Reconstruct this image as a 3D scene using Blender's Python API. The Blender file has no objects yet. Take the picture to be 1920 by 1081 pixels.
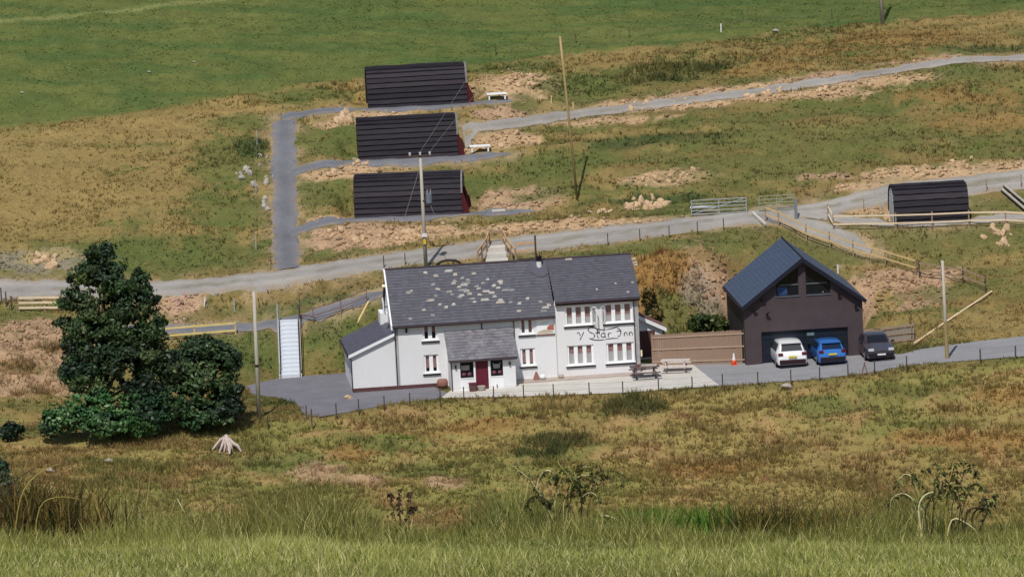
import bpy, bmesh, math, random
import numpy as np
from mathutils import Vector, Matrix
from mathutils.geometry import delaunay_2d_cdt
random.seed(7); RNG = np.random.default_rng(11)
sc = bpy.context.scene
COL = sc.collection

# ------------------------------------------------------------------ camera
ELEV = math.radians(9.4); ROLL = math.radians(2.7); FPX = 9120.0; DIST = 300.0
cf = np.array([0, math.cos(ELEV), -math.sin(ELEV)])
CAM = np.array([0, 0, 6.0]) - DIST * cf
_u0 = np.cross(np.array([1., 0, 0]), cf)
cr = np.array([1., 0, 0]) * math.cos(ROLL) - _u0 * math.sin(ROLL)
cu = _u0 * math.cos(ROLL) + np.array([1., 0, 0]) * math.sin(ROLL)
cd = bpy.data.cameras.new('camera'); co = bpy.data.objects.new('camera', cd); COL.objects.link(co)
m3 = Matrix((cr, cu, -cf)).transposed()
co.matrix_world = Matrix.Translation(CAM) @ m3.to_4x4()
cd.sensor_width = 36.0; cd.lens = FPX / 1920 * 36.0; cd.clip_start = 1.0; cd.clip_end = 6000
sc.camera = co

# ------------------------------------------------------------------ world, sun, exposure
SUN_EL = math.radians(56); SUN_AZ = math.radians(15)      # azimuth: left of straight behind the camera
sdir = Vector((-math.sin(SUN_AZ) * math.cos(SUN_EL), -math.cos(SUN_AZ) * math.cos(SUN_EL), math.sin(SUN_EL)))
w = bpy.data.worlds.new('World'); sc.world = w; w.use_nodes = True
nt = w.node_tree; bg = nt.nodes['Background']
sky = nt.nodes.new('ShaderNodeTexSky'); sky.sky_type = 'NISHITA'; sky.sun_disc = False
sky.sun_elevation = SUN_EL; sky.sun_rotation = math.atan2(sdir.x, sdir.y)
nt.links.new(sky.outputs[0], bg.inputs[0]); bg.inputs[1].default_value = 0.085
sl = bpy.data.lights.new('sun', 'SUN'); sl.energy = 3.6; sl.angle = math.radians(0.53); sl.color = (1.0, 0.95, 0.87)
so = bpy.data.objects.new('sun', sl); COL.objects.link(so); so.location = (-60, -150, 160)
so.rotation_euler = (-sdir).to_track_quat('-Z', 'Y').to_euler()
vs = sc.view_settings; vs.view_transform = 'Standard'; vs.look = 'None'; vs.exposure = 0.0; vs.gamma = 1.0
vs.use_curve_mapping = False
sc.render.engine = 'CYCLES'
sc.cycles.use_denoising = True; sc.cycles.max_bounces = 6

# ------------------------------------------------------------------ small helpers
def lin(*c):
    o = []
    for v in c:
        v /= 255.0
        o.append(v / 12.92 if v <= .04045 else ((v + .055) / 1.055) ** 2.4)
    return tuple(o)
def ray(px, py):
    d = cf * FPX + cr * (px - 960) + cu * (540.5 - py); return d / np.linalg.norm(d)
def at_y(px, py, y):
    d = ray(px, py); return CAM + d * ((y - CAM[1]) / d[1])
def at_z(px, py, z):
    d = ray(px, py); return CAM + d * ((z - CAM[2]) / d[2])
def tag(o, label=None, cat=None, group=None, kind=None):
    if label: o['label'] = label
    if cat: o['category'] = cat
    if group: o['group'] = group
    if kind: o['kind'] = kind
    return o
def empty(name, loc, rz=0.0, label=None, cat=None, group=None):
    o = bpy.data.objects.new(name, None); COL.objects.link(o); o.location = loc; o.rotation_euler = (0, 0, rz)
    o.empty_display_size = .3
    return tag(o, label, cat, group)
def link(name, me, parent=None, loc=None, rot=None, scale=None):
    o = bpy.data.objects.new(name, me); COL.objects.link(o)
    if parent is not None: o.parent = parent
    if loc is not None: o.location = loc
    if rot is not None: o.rotation_euler = rot
    if scale is not None: o.scale = scale
    return o

class MB:
    """collects shapes, builds ONE mesh object"""
    def __init__(s): s.v = []; s.f = []; s.c = []
    def add(s, vs_, fs, col=None):
        b = len(s.v); s.v += [tuple(map(float, v)) for v in vs_]; s.f += [tuple(b + i for i in f) for f in fs]
        if col is not None: s.c += [col] * len(vs_)
        return s
    def box(s, x0, x1, y0, y1, z0, z1, col=None):
        return s.add([(x0,y0,z0),(x1,y0,z0),(x1,y1,z0),(x0,y1,z0),(x0,y0,z1),(x1,y0,z1),(x1,y1,z1),(x0,y1,z1)],
            [(3,2,1,0),(4,5,6,7),(0,1,5,4),(1,2,6,5),(2,3,7,6),(3,0,4,7)], col)
    def beam(s, p0, p1, wd, ht, up=(0,0,1), col=None):
        p0 = Vector(p0); p1 = Vector(p1); d = (p1 - p0).normalized(); u = Vector(up)
        x = d.cross(u)
        if x.length < 1e-4: x = d.cross(Vector((0, 1, 0)))
        x.normalize(); u = x.cross(d).normalized()
        vs_ = []
        for p in (p0, p1):
            for a, b in ((-1,-1),(1,-1),(1,1),(-1,1)): vs_.append(p + x * (a * wd / 2) + u * (b * ht / 2))
        return s.add(vs_, [(0,1,2,3),(7,6,5,4),(0,4,5,1),(1,5,6,2),(2,6,7,3),(3,7,4,0)], col)
    def tube(s, pts, rad, n=8, col=None, cap=True):
        pts = [Vector(p) for p in pts]
        if not isinstance(rad, (list, tuple)): rad = [rad] * len(pts)
        vs_ = []; fs = []; prev = None
        for i, p in enumerate(pts):
            d = (pts[min(i+1, len(pts)-1)] - pts[max(i-1, 0)]).normalized()
            if prev is None:
                a = Vector((1,0,0)) if abs(d.x) < .8 else Vector((0,1,0)); x = d.cross(a).normalized()
            else:
                x = (prev - d * prev.dot(d)); x = x.normalized() if x.length > 1e-5 else d.cross(Vector((0,0,1))).normalized()
            prev = x; y = d.cross(x)
            for k in range(n):
                t = 2 * math.pi * k / n; vs_.append(p + (x * math.cos(t) + y * math.sin(t)) * rad[i])
        for i in range(len(pts) - 1):
            for k in range(n): fs.append((i*n+k, i*n+(k+1) % n, (i+1)*n+(k+1) % n, (i+1)*n+k))
        if cap: fs.append(tuple(range(n-1, -1, -1))); fs.append(tuple((len(pts)-1)*n + k for k in range(n)))
        return s.add(vs_, fs, col)
    def prism(s, poly, axis, a0, a1, col=None):
        """poly of 2D points extruded along axis ('x': poly=(y,z); 'y': poly=(x,z); 'z': poly=(x,y))"""
        n = len(poly); vs_ = []
        for a in (a0, a1):
            for p, q in poly:
                vs_.append({'x': (a, p, q), 'y': (p, a, q), 'z': (p, q, a)}[axis])
        fs = [tuple(range(n)), tuple(range(2*n-1, n-1, -1))]
        for i in range(n): fs.append((i, n+i, n+(i+1) % n, (i+1) % n))
        return s.add(vs_, fs, col)
    def mesh(s, name, mat, smooth=False):
        me = bpy.data.meshes.new(name); me.from_pydata(s.v, [], s.f)
        if mat: me.materials.append(mat)
        if s.c and len(s.c) == len(s.v):
            at = me.color_attributes.new('tone', 'FLOAT_COLOR', 'POINT')
            arr = np.ones((len(s.v), 4), np.float32); arr[:, :3] = np.array(s.c); at.data.foreach_set('color', arr.ravel())
        bm = bmesh.new(); bm.from_mesh(me); bmesh.ops.recalc_face_normals(bm, faces=bm.faces); bm.to_mesh(me); bm.free()
        if smooth: me.polygons.foreach_set('use_smooth', [True] * len(me.polygons))
        return me
    def build(s, name, mat, parent=None, smooth=False, bevel=0, **k):
        o = link(name, s.mesh(name, mat, smooth), parent, **k)
        if bevel:
            b = o.modifiers.new('bevel', 'BEVEL'); b.width = bevel; b.segments = 2; b.limit_method = 'ANGLE'
        return o

def big_mesh(name, verts, tris, mat, cols=None, parent=None):
    me = bpy.data.meshes.new(name); nv = len(verts); nf = len(tris); k = tris.shape[1]
    me.vertices.add(nv); me.vertices.foreach_set('co', np.asarray(verts, np.float32).ravel())
    me.loops.add(nf * k); me.loops.foreach_set('vertex_index', tris.astype(np.int32).ravel())
    me.polygons.add(nf); me.polygons.foreach_set('loop_start', np.arange(0, nf * k, k, dtype=np.int32))
    if cols is not None:
        at = me.color_attributes.new('tone', 'FLOAT_COLOR', 'POINT')
        arr = np.ones((nv, 4), np.float32); arr[:, :3] = cols; at.data.foreach_set('color', arr.ravel())
    me.update(calc_edges=True); me.materials.append(mat)
    return link(name, me, parent)

# ------------------------------------------------------------------ materials
MATS = {}
def mat(name, col, rough=.8, var=.15, scale=3.0, var2=0.0, scale2=25.0, col2=None, metal=0.0, bump=0.0, bscale=30.0,
        attr=False, spec=.3, stretch=None, coat=0.0, transl=0.0):
    if name in MATS: return MATS[name]
    m = bpy.data.materials.new(name); m.use_nodes = True; n = m.node_tree.nodes; L = m.node_tree.links
    p = n['Principled BSDF']; p.inputs['Roughness'].default_value = rough; p.inputs['Metallic'].default_value = metal
    p.inputs['Specular IOR Level'].default_value = spec; p.inputs['Coat Weight'].default_value = coat
    tc = n.new('ShaderNodeTexCoord'); src = tc.outputs['Object']
    if attr == 'world':
        ge = n.new('ShaderNodeNewGeometry'); src = ge.outputs['Position']
    if stretch:
        mp = n.new('ShaderNodeMapping'); mp.inputs['Scale'].default_value = stretch; L.new(src, mp.inputs[0]); src = mp.outputs[0]
    if attr:
        a = n.new('ShaderNodeAttribute'); a.attribute_name = 'tone'; cur = a.outputs['Color']
        if col is not None:
            mx = n.new('ShaderNodeMix'); mx.data_type = 'RGBA'; mx.blend_type = 'MULTIPLY'; mx.inputs[0].default_value = 1
            mx.inputs[6].default_value = (*col, 1); L.new(cur, mx.inputs[7]); cur = mx.outputs[2]
    else:
        rgb = n.new('ShaderNodeRGB'); rgb.outputs[0].default_value = (*col, 1); cur = rgb.outputs[0]
    if col2 is not None:
        no = n.new('ShaderNodeTexNoise'); no.inputs['Scale'].default_value = scale; no.inputs['Detail'].default_value = 5
        L.new(src, no.inputs['Vector'])
        rp = n.new('ShaderNodeMapRange'); rp.inputs[1].default_value = .38; rp.inputs[2].default_value = .66
        L.new(no.outputs[0], rp.inputs[0])
        mx = n.new('ShaderNodeMix'); mx.data_type = 'RGBA'; L.new(rp.outputs[0], mx.inputs[0])
        L.new(cur, mx.inputs[6]); mx.inputs[7].default_value = (*col2, 1); cur = mx.outputs[2]
    for vv, ss in ((var, scale), (var2, scale2)):
        if vv <= 0: continue
        no = n.new('ShaderNodeTexNoise'); no.inputs['Scale'].default_value = ss; no.inputs['Detail'].default_value = 6
        no.inputs['Roughness'].default_value = .65; L.new(src, no.inputs['Vector'])
        mr = n.new('ShaderNodeMapRange'); mr.inputs[1].default_value = .3; mr.inputs[2].default_value = .7
        mr.inputs[3].default_value = 1 - vv; mr.inputs[4].default_value = 1 + vv; L.new(no.outputs[0], mr.inputs[0])
        mx = n.new('ShaderNodeVectorMath'); mx.operation = 'SCALE'; L.new(cur, mx.inputs[0]); L.new(mr.outputs[0], mx.inputs['Scale'])
        cur = mx.outputs[0]
    L.new(cur, p.inputs['Base Color'])
    if bump > 0:
        no = n.new('ShaderNodeTexNoise'); no.inputs['Scale'].default_value = bscale; no.inputs['Detail'].default_value = 6; L.new(src, no.inputs['Vector'])
        bp = n.new('ShaderNodeBump'); bp.inputs['Strength'].default_value = bump; bp.inputs['Distance'].default_value = .05
        L.new(no.outputs[0], bp.inputs['Height']); L.new(bp.outputs[0], p.inputs['Normal'])
    if transl > 0:
        tr = n.new('ShaderNodeBsdfTranslucent'); L.new(cur, tr.inputs[0]); ms = n.new('ShaderNodeMixShader'); ms.inputs[0].default_value = transl
        L.new(p.outputs[0], ms.inputs[1]); L.new(tr.outputs[0], ms.inputs[2]); L.new(ms.outputs[0], n['Material Output'].inputs[0])
    MATS[name] = m; return m
def glass_mat(name, tint, rough=.05, alpha=.35):
    if name in MATS: return MATS[name]
    m = bpy.data.materials.new(name); m.use_nodes = True; n = m.node_tree.nodes; L = m.node_tree.links
    p = n['Principled BSDF']; p.inputs['Base Color'].default_value = (*tint, 1); p.inputs['Roughness'].default_value = rough
    tr = n.new('ShaderNodeBsdfTransparent'); ms = n.new('ShaderNodeMixShader'); ms.inputs[0].default_value = alpha
    L.new(tr.outputs[0], ms.inputs[1]); L.new(p.outputs[0], ms.inputs[2]); L.new(ms.outputs[0], n['Material Output'].inputs[0])
    MATS[name] = m; return m

M_ground = mat('ground', None, 1.0, var=.18, scale=.9, var2=.3, scale2=7.0, attr='world', bump=1.0, bscale=9.0, spec=.05)
M_grass = mat('grass_blades', None, .85, var=0, attr=True, spec=.12, transl=.38)
M_track = mat('track_stone', None, .95, var=.10, scale=.9, var2=.14, scale2=9, bump=.5, bscale=14, spec=.1, attr='world')
M_park = mat('old_asphalt', lin(117,116,123), .9, var=.14, scale=.5, var2=.12, scale2=5, bump=.3, bscale=30, spec=.15)
M_asph = mat('asphalt', lin(141,141,144), .9, var=.12, scale=.35, var2=.10, scale2=6, bump=.3, bscale=30, spec=.15)
M_conc = mat('concrete', lin(194,190,182), .9, var=.10, scale=.6, var2=.08, scale2=7, bump=.25, bscale=20, spec=.1)
M_wall = mat('white_render', (.79,.80,.83), .9, var=.05, scale=.8, var2=.04, scale2=9, bump=.35, bscale=45, spec=.15, col2=(.725,.72,.73), stretch=(1,1,.3))
M_white = mat('white_paint', (.86,.88,.90), .55, var=.04, scale=5)
M_red = mat('maroon_paint', lin(98,32,48), .6, var=.12, scale=4)
M_plinth = mat('plinth_paint', lin(92,62,62), .8, var=.2, scale=3)
M_black = mat('black_plastic', lin(34,30,36), .5, var=.1, scale=5)
M_gutter = mat('gutter', lin(62,48,56), .5, var=.1, scale=5)
M_slate = mat('slate', lin(89,89,97), .6, attr=True, var=.10, scale=4, var2=.1, scale2=30, spec=.3)
M_lichen = mat('pale_slate', lin(166,164,158), .85, var=.3, scale=5, var2=.1, scale2=40)
M_lichen2 = mat('dull_slate', lin(136,135,134), .85, var=.25, scale=5)
M_lslate = mat('porch_slate', lin(118,116,122), .85, attr=True, var=.28, scale=1.6, var2=.2, scale2=6, spec=.2)
M_gslate = mat('garage_slate', lin(67,80,101), .5, attr=True, var=.05, scale=2, spec=.35)
M_brick = mat('brown_brick', lin(75,65,69), .9, var=.12, scale=1.2, var2=.15, scale2=14, bump=.3, bscale=25)
M_dark = mat('dark_grey', lin(44,42,46), .7, var=.2, scale=4, stretch=(8,8,1))
M_fascia = mat('fascia', lin(30,32,46), .5, var=.1, scale=4)
M_door = mat('garage_door', lin(30,37,48), .4, var=.15, scale=2)
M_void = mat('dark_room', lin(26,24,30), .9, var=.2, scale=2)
M_glass = glass_mat('window_glass', (.02,.022,.03), .04, .2)
M_dglass = glass_mat('dark_glass', (.012,.014,.02), .05, .75)
M_curt = mat('curtain', lin(206,160,154), .9, var=.2, scale=9, stretch=(4,4,.3))
M_net = mat('net_curtain', lin(238,234,234), .9, var=.1, scale=12, stretch=(4,4,.3))
M_pod = mat('pod_shingle', lin(40,36,44), .75, var=.2, scale=1.3, var2=.2, scale2=8, stretch=(.5,2,2), bump=.4, bscale=9)
M_podred = mat('pod_red', lin(80,25,29), .7, var=.15, scale=4)
M_podend = mat('pod_end', lin(176,182,190), .6, var=.15, scale=3)
M_timber = mat('pale_timber', lin(204,178,132), .8, var=.18, scale=4, var2=.1, scale2=30)
M_timber2 = mat('weathered_timber', lin(150,128,106), .85, var=.2, scale=4, var2=.12, scale2=30)
M_board = mat('fence_board', lin(148,124,108), .85, var=.14, scale=2.5, var2=.12, scale2=20, stretch=(6,6,.6))
M_greywood = mat('grey_board', lin(150,140,132), .9, var=.22, scale=3, var2=.1, scale2=20, stretch=(6,6,.6))
M_post = mat('old_post', lin(78,66,58), .9, var=.2, scale=5)
M_pole = mat('utility_pole', lin(178,172,160), .85, var=.15, scale=3, stretch=(3,3,.5))
M_bpole = mat('brown_pole', lin(152,134,94), .85, var=.2, scale=3, stretch=(3,3,.5))
M_galv = mat('galvanised', lin(178,186,192), .45, var=.12, scale=5, metal=.35)
M_rail = mat('brown_rail', lin(126,92,86), .7, var=.1, scale=5)
M_stone = mat('stone', lin(196,168,136), .95, var=.25, scale=2.5, var2=.15, scale2=12, bump=.5, bscale=8, spec=.1)
M_greystone = mat('grey_stone', lin(168,160,150), .95, var=.25, scale=2.5, var2=.15, scale2=12, bump=.5, bscale=8, spec=.1)
M_stump = mat('bleached_wood', lin(194,180,172), .9, var=.2, scale=4, stretch=(3,3,.6))
M_leaf = mat('leaves', None, .5, var=0, attr=True, spec=.4, transl=.2)
M_bark = mat('bark', lin(78,66,58), .95, var=.3, scale=5, bump=.6, bscale=12)
M_wire = mat('wire', lin(120,116,112), .6, var=0)
M_ins = mat('porcelain', lin(225,225,228), .3, var=0)
M_yel = mat('yellow_tag', lin(214,182,60), .6, var=.05)
M_orange = mat('cone_orange', lin(222,92,50), .6, var=.05)
M_tyre = mat('tyre', lin(24,23,25), .85, var=.1)
M_rim = mat('rim', lin(150,152,156), .35, var=.05, metal=.7)
M_plate = mat('plate_yellow', lin(214,190,60), .5, var=0)
M_platew = mat('plate_white', lin(225,225,222), .5, var=0)
M_lampr = mat('tail_lamp', lin(96,20,28), .2, var=0, spec=.5)
M_lampw = mat('head_lamp', lin(200,205,212), .12, var=0, spec=.6)
M_trim = mat('car_trim', lin(48,28,34), .6, var=.1)
M_ink = mat('sign_paint', lin(46,44,52), .8, var=.25, scale=8)
M_clay = mat('clay', lin(140,98,86), .85, var=.15)
M_fruit = mat('window_display', lin(180,110,130), .8, var=.4, scale=9)

# ------------------------------------------------------------------ numpy noise
_perm = RNG.random((256, 256))
def vnoise(x, y):
    xi = np.floor(x).astype(int); yi = np.floor(y).astype(int); fx = x - xi; fy = y - yi
    fx = fx*fx*(3-2*fx); fy = fy*fy*(3-2*fy); g = lambda a, b: _perm[a & 255, b & 255]
    return (g(xi,yi)*(1-fx)+g(xi+1,yi)*fx)*(1-fy) + (g(xi,yi+1)*(1-fx)+g(xi+1,yi+1)*fx)*fy
def fbm(x, y, o=4):
    s = 0; a = .5; t = 0
    for i in range(o):
        s = s + a*vnoise(x*2**i + 17.3*i, y*2**i + 9.1*i); t += a; a *= .55
    return s / t

# ------------------------------------------------------------------ terrain
def zroad(x): return np.interp(x, [-40,-22,-10,8,14,22,32,50], [-.5,-.2,0,.1,.22,.45,.85,1.6])
def line_y(lst):
    P = np.array([at_y(*p) for p in lst]); o = np.argsort(P[:,0]); P = P[o]; return P
def line_z(lst):     # pixel points that lie on the road platform
    P = []
    for px, py in lst:
        z = 0.
        for _ in range(4):
            p = at_z(px, py, z); z = float(zroad(p[0]))
        P.append(p)
    P = np.array(P); return P[np.argsort(P[:,0])]
EDGE = [(-60,812),(120,812),(300,806),(430,795),(500,778),(575,782),(660,772),(740,757),(820,748),(980,744),(1168,737),(1350,724),(1480,715),(1550,709),(1640,698),(1700,686),(1900,670),(2000,664)]
LOW = [(-200,940,-19),(0,932,-19),(500,940,-19),(960,948,-19),(1500,946,-19),(1920,936,-19),(2100,930,-19)]
Bs = []
Bs.append(line_y(LOW))
e2 = line_z(EDGE); Bs.append(e2)
toe = np.array([(-50,-6.5),(-33,-5.6),(-24,-3.5),(-19,1.5),(-16,5.6),(-14.2,6.6),(-11,7.0),(-8,8.2),(8,8.6),(9,6.2),(13,8),(14.5,10.6),(22,11.2),(23.2,6.4),(25.2,5.4),(26,2.8),(31.9,3.8),(50,5)])
Bs.append(np.column_stack([toe[:,0], toe[:,1], zroad(toe[:,0])]))
Bs.append(line_y([(-100,640,6),(0,640,6),(100,640,7),(310,634,9),(480,624,9.4),(545,603,9.6),(610,598,9.8),(690,566,10.4),(760,545,11.0),(900,518,11.6),(1050,500,12.0),(1200,492,12.0),(1300,480,12.4),(1400,470,14),(1500,478,15.2),(1620,500,14.6),(1720,530,13),(1800,545,11.5),(1920,560,10),(2050,560,10)]))
Bs.append(line_y([(-100,600,9),(0,600,9.5),(100,600,10),(310,606,11),(480,602,11.2),(600,576,11.2),(690,549,11.8),(760,530,12.2),(900,508,12.8),(1050,490,13.2),(1200,470,13.6),(1300,455,14.2),(1400,445,15.6),(1500,455,16.8),(1620,480,16.4),(1720,495,16),(1800,490,16),(1920,480,16),(2050,475,16)]))
Bs.append(line_y([(-100,572,12.6),(0,568,12.6),(150,560,12.6),(300,556,12.8),(500,532,13.2),(720,499,13.9),(930,481,14.6),(1000,474,14.8),(1250,440,16),(1400,421,17.4),(1500,424,18.2),(1670,431,18.6),(1820,426,18.8),(1920,424,19),(2050,420,19)]))
Bs.append(line_y([(-100,520,16),(0,522,16),(300,526,16),(500,502,16.4),(720,473,17),(930,448,17.6),(1000,440,17.8),(1250,411,18.8),(1400,396,19.6),(1500,398,20),(1670,404,20.6),(1820,400,21),(1920,396,21.2),(2050,392,21.2)]))
Bs.append(line_y([(-100,435,22),(0,438,22),(300,430,22),(500,424,22),(570,427,22),(665,413,22.2),(870,404,22.6),(1005,396,22.8),(1300,372,23),(1560,372,23),(1700,344,24.2),(1920,328,25),(2050,320,25)]))
Bs.append(line_y([(-100,318,29),(0,318,29.2),(400,312,29.4),(570,312,29.5),(672,304,29.7),(862,294,30),(960,288,30),(1300,262,30.5),(1600,242,31.5),(1920,226,32.5),(2050,218,32.5)]))
Bs.append(line_y([(-100,268,33.5),(0,264,33.7),(400,222,36.6),(690,207,37.4),(878,196,37.6),(1060,224,36),(1500,168,38),(1800,122,40),(1920,116,40.5),(2050,108,40.5)]))
Bs.append(line_y([(-100,250,35.2),(0,241,35.8),(300,203,38.6),(520,168,41.4),(700,144,44),(1050,104,47),(1350,74,49),(1650,42,51.5),(1920,20,53),(2050,10,53)]))
Bs.append(line_y([(-100,20,54),(0,14,54),(960,-20,62),(1920,-60,68),(2050,-70,68)]))
FIELD = Bs[-2]
def gax(segs):
    o = []
    for a, b, st in segs: o += list(np.arange(a, b, st))
    return np.array(o)
gx = np.concatenate([-np.geomspace(1600, 46, 26), gax([(-45, 45.01, .32)]), np.geomspace(46, 1600, 26)])
gy = np.concatenate([gax([(-900,-320,60),(-320,-296,4),(-296,-236,.5),(-236,-40,6),(-40,-24,1.2),(-24,70,.32),(70,110,2)]), np.geomspace(110, 2200, 26)])
X, Y = np.meshgrid(gx, gy)
S0 = 48.0
def fg_z(x, y):
    s = y - CAM[1]; g = .000738*s*s + .1508*s
    ext = np.maximum(s - S0, 0); g = g + .003*ext**2*np.exp(-ext/60)
    xx = np.clip(x, -40, 40)
    return CAM[2] - 1.7 - np.where(s > -200, g, -20) - .047*xx
def base_z():
    Z = np.zeros_like(X)
    for j, x in enumerate(gx):
        ys = [np.interp(x, b[:,0], b[:,1]) for b in Bs]; zs = [np.interp(x, b[:,0], b[:,2]) for b in Bs]
        slope = (zs[-1]-zs[-2])/(ys[-1]-ys[-2])
        ys2 = [-225,-110,-42] + ys + [ys[-1]+60, ys[-1]+160, 700, 2300]
        zs2 = [float(fg_z(np.array(x), np.array(-225.))), -26, zs[0]-6] + zs + [zs[-1]+60*slope*.9, zs[-1]+130*slope, zs[-1]+75, zs[-1]+40]
        Z[:, j] = np.interp(gy, ys2, zs2)
    return np.where(Y < -225, fg_z(X, Y), Z)
Z = base_z()
PLAT = (Y > np.interp(X, e2[:,0], e2[:,1]) - .3) & (Y < np.interp(X, toe[:,0], toe[:,1]) + .1)
def blur(A, n=1):
    for _ in range(n):
        B = A.copy()
        B[1:-1,1:-1] = (A[1:-1,1:-1]*4 + A[:-2,1:-1] + A[2:,1:-1] + A[1:-1,:-2] + A[1:-1,2:]) / 8
        A = B
    return A
Zb = blur(Z, 3); near = (Y > -24) & (Y < 70); Z = np.where(near & ~PLAT, Zb, Z)
def hz(x, y):
    x = np.atleast_1d(np.asarray(x, float)); y = np.atleast_1d(np.asarray(y, float))
    i = np.clip(np.searchsorted(gx, x)-1, 0, len(gx)-2); j = np.clip(np.searchsorted(gy, y)-1, 0, len(gy)-2)
    tx = (x-gx[i])/(gx[i+1]-gx[i]); ty = (y-gy[j])/(gy[j+1]-gy[j])
    return (Z[j,i]*(1-tx)+Z[j,i+1]*tx)*(1-ty) + (Z[j+1,i]*(1-tx)+Z[j+1,i+1]*tx)*ty
def grid_at(A, x, y):
    i = np.clip(np.searchsorted(gx, x)-1, 0, len(gx)-2); j = np.clip(np.searchsorted(gy, y)-1, 0, len(gy)-2)
    tx = (x-gx[i])/(gx[i+1]-gx[i]); ty = (y-gy[j])/(gy[j+1]-gy[j])
    if A.ndim == 3: tx = tx[:,None]; ty = ty[:,None]
    return (A[j,i]*(1-tx)+A[j,i+1]*tx)*(1-ty) + (A[j+1,i]*(1-tx)+A[j+1,i+1]*tx)*ty
def G(px, py, dz=0.0):
    """ground point seen at a pixel of the photograph"""
    d = ray(px, py); t0 = (-26 - CAM[1])/d[1]; ts = t0 + np.arange(0, 130, .05)
    P = CAM[None] + d[None]*ts[:,None]; dif = P[:,2] - hz(P[:,0], P[:,1])
    k = np.argmax(dif < 0)
    if k == 0: k = len(ts)-1
    a, b = dif[k-1], dif[k]; t = ts[k-1] + .05*a/(a-b+1e-9); p = CAM + d*t
    return Vector((p[0], p[1], float(hz(p[0], p[1])[0]) + dz))
def flat_pad(cx, cy, rz, lx, ly, z, fade=.7):
    """level a rectangle of ground"""
    global Z
    c, s = math.cos(rz), math.sin(rz); u = (X-cx)*c + (Y-cy)*s; v = -(X-cx)*s + (Y-cy)*c
    d = np.maximum(np.abs(u)-lx/2, np.abs(v)-ly/2); k = np.clip(1 - d/fade, 0, 1); k = k*k*(3-2*k)
    Z = Z*(1-k) + z*k

# pads for the pods (front-left base corner seen at these pixels)
POD_PX = [((666,409),(868,401),27), ((673,301),(860,291),27), ((691,204),(877,193),27), ((1679,424),(1816,412),27)]
PODS = []
for (a, b, dpt) in POD_PX:
    pa, pb = G(*a), G(*b)
    z = (pa.z + pb.z)/2
    pa = Vector(at_z(a[0], a[1], z)); pb = Vector(at_z(b[0], b[1], z))
    ang = math.atan2(pb.y-pa.y, pb.x-pa.x); ang = max(-.07, min(.07, ang))
    # keep the front edge on the middle depth
    my = (pa.y+pb.y)/2; L = (pb.x-pa.x)/math.cos(ang)
    P0 = Vector((pa.x, my - (pb.x-pa.x)/2*math.tan(ang), z)); PODS.append((P0, ang, L))
for P0, ang, L in PODS:
    c = P0 + Vector((L/2*math.cos(ang) - 1.35*math.sin(ang), L/2*math.sin(ang) + 1.35*math.cos(ang), 0))
    if P0.x > 15: flat_pad(c.x, c.y - .35, ang, L + .6, 2.5, P0.z, .3)
    else: flat_pad(c.x, c.y, ang, L + 1.6, 3.4, P0.z)

# cutting for the white steps
ST_A = Vector(at_z(545, 706, 0)); ST_B = G(541, 600); ST_A.z = float(zroad(ST_A.x))
_d = (ST_B-ST_A).xy; _L = _d.length; _d.normalize()
_u = (X-ST_A.x)*_d.x + (Y-ST_A.y)*_d.y; _v = np.abs(-(X-ST_A.x)*_d.y + (Y-ST_A.y)*_d.x)
_line = ST_A.z + (ST_B.z-ST_A.z)*np.clip(_u/_L, 0, 1) - .28
Z = np.where((_u > -.1) & (_u < _L+.1) & (_v < 1.0), np.minimum(Z, _line), Z)
STEPZONE = (_u > -.4) & (_u < _L+.3) & (_v < 1.25)
# tracks, paths: pixel centre lines
TRACKS = {
 'gravel_road': ([(-80,546),(0,545),(100,541),(200,543),(300,541),(420,530),(540,516),(650,499),(760,482),(930,463),(1100,443),(1250,426),(1340,413),(1420,404),(1500,394),(1570,384),(1640,367),(1700,356),(1800,347),(1920,333),(2000,325)], 3.0),
 'steep_track': ([(540,503),(537,460),(534,400),(532,330),(531,270),(533,222)], 1.72),
 'top_pod_path': ([(526,220),(560,214),(600,209),(650,204),(700,205),(800,200),(880,194),(965,187)], .95),
 'middle_pod_path': ([(540,328),(575,313),(610,306),(660,303),(760,301),(870,293),(965,286)], .95),
 'lower_pod_path': ([(540,440),(575,424),(610,416),(660,411),(760,408),(870,401),(940,397),(1008,394)], 1.0),
 'upper_track': ([(868,246),(960,233),(1060,216),(1250,192),(1400,174),(1500,160),(1620,140),(1720,124),(1800,113),(1920,108),(2000,102)], 1.5),
 'lower_branch_track': ([(1440,404),(1490,417),(1540,430),(1590,449),(1640,474)], 1.5),
 'pod_branch_track': ([(1480,398),(1540,406),(1600,414),(1680,421),(1780,417),(1860,410),(2000,398)], 1.0),
 'terrace_path': ([(230,620),(310,619),(420,616),(480,612),(545,601),(610,586),(690,557),(740,541)], 1.3),
}
def smooth_line(P, step=.35):
    P = np.array(P, float); s = np.r_[0, np.cumsum(np.linalg.norm(np.diff(P, axis=0), axis=1))]
    q = np.arange(0, s[-1], step)
    L = np.column_stack([np.interp(q, s, P[:,k]) for k in range(P.shape[1])])
    for _ in range(6): L[1:-1] = (L[:-2] + 2*L[1:-1] + L[2:])/4
    return L
VEG = np.ones_like(X)                    # 0 where nothing grows
def near_line(L, w):
    k = (X > L[:,0].min()-w) & (X < L[:,0].max()+w) & (Y > L[:,1].min()-w) & (Y < L[:,1].max()+w)
    D = np.full_like(X, 99.)
    idx = np.argwhere(k)
    xs = X[k]; ys = Y[k]; d = np.full(len(xs), 99.)
    for p in L: d = np.minimum(d, np.hypot(xs-p[0], ys-p[1]))
    D[k] = d; return D
LINES = {}; SOIL_D = np.full_like(X, 99.)
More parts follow.
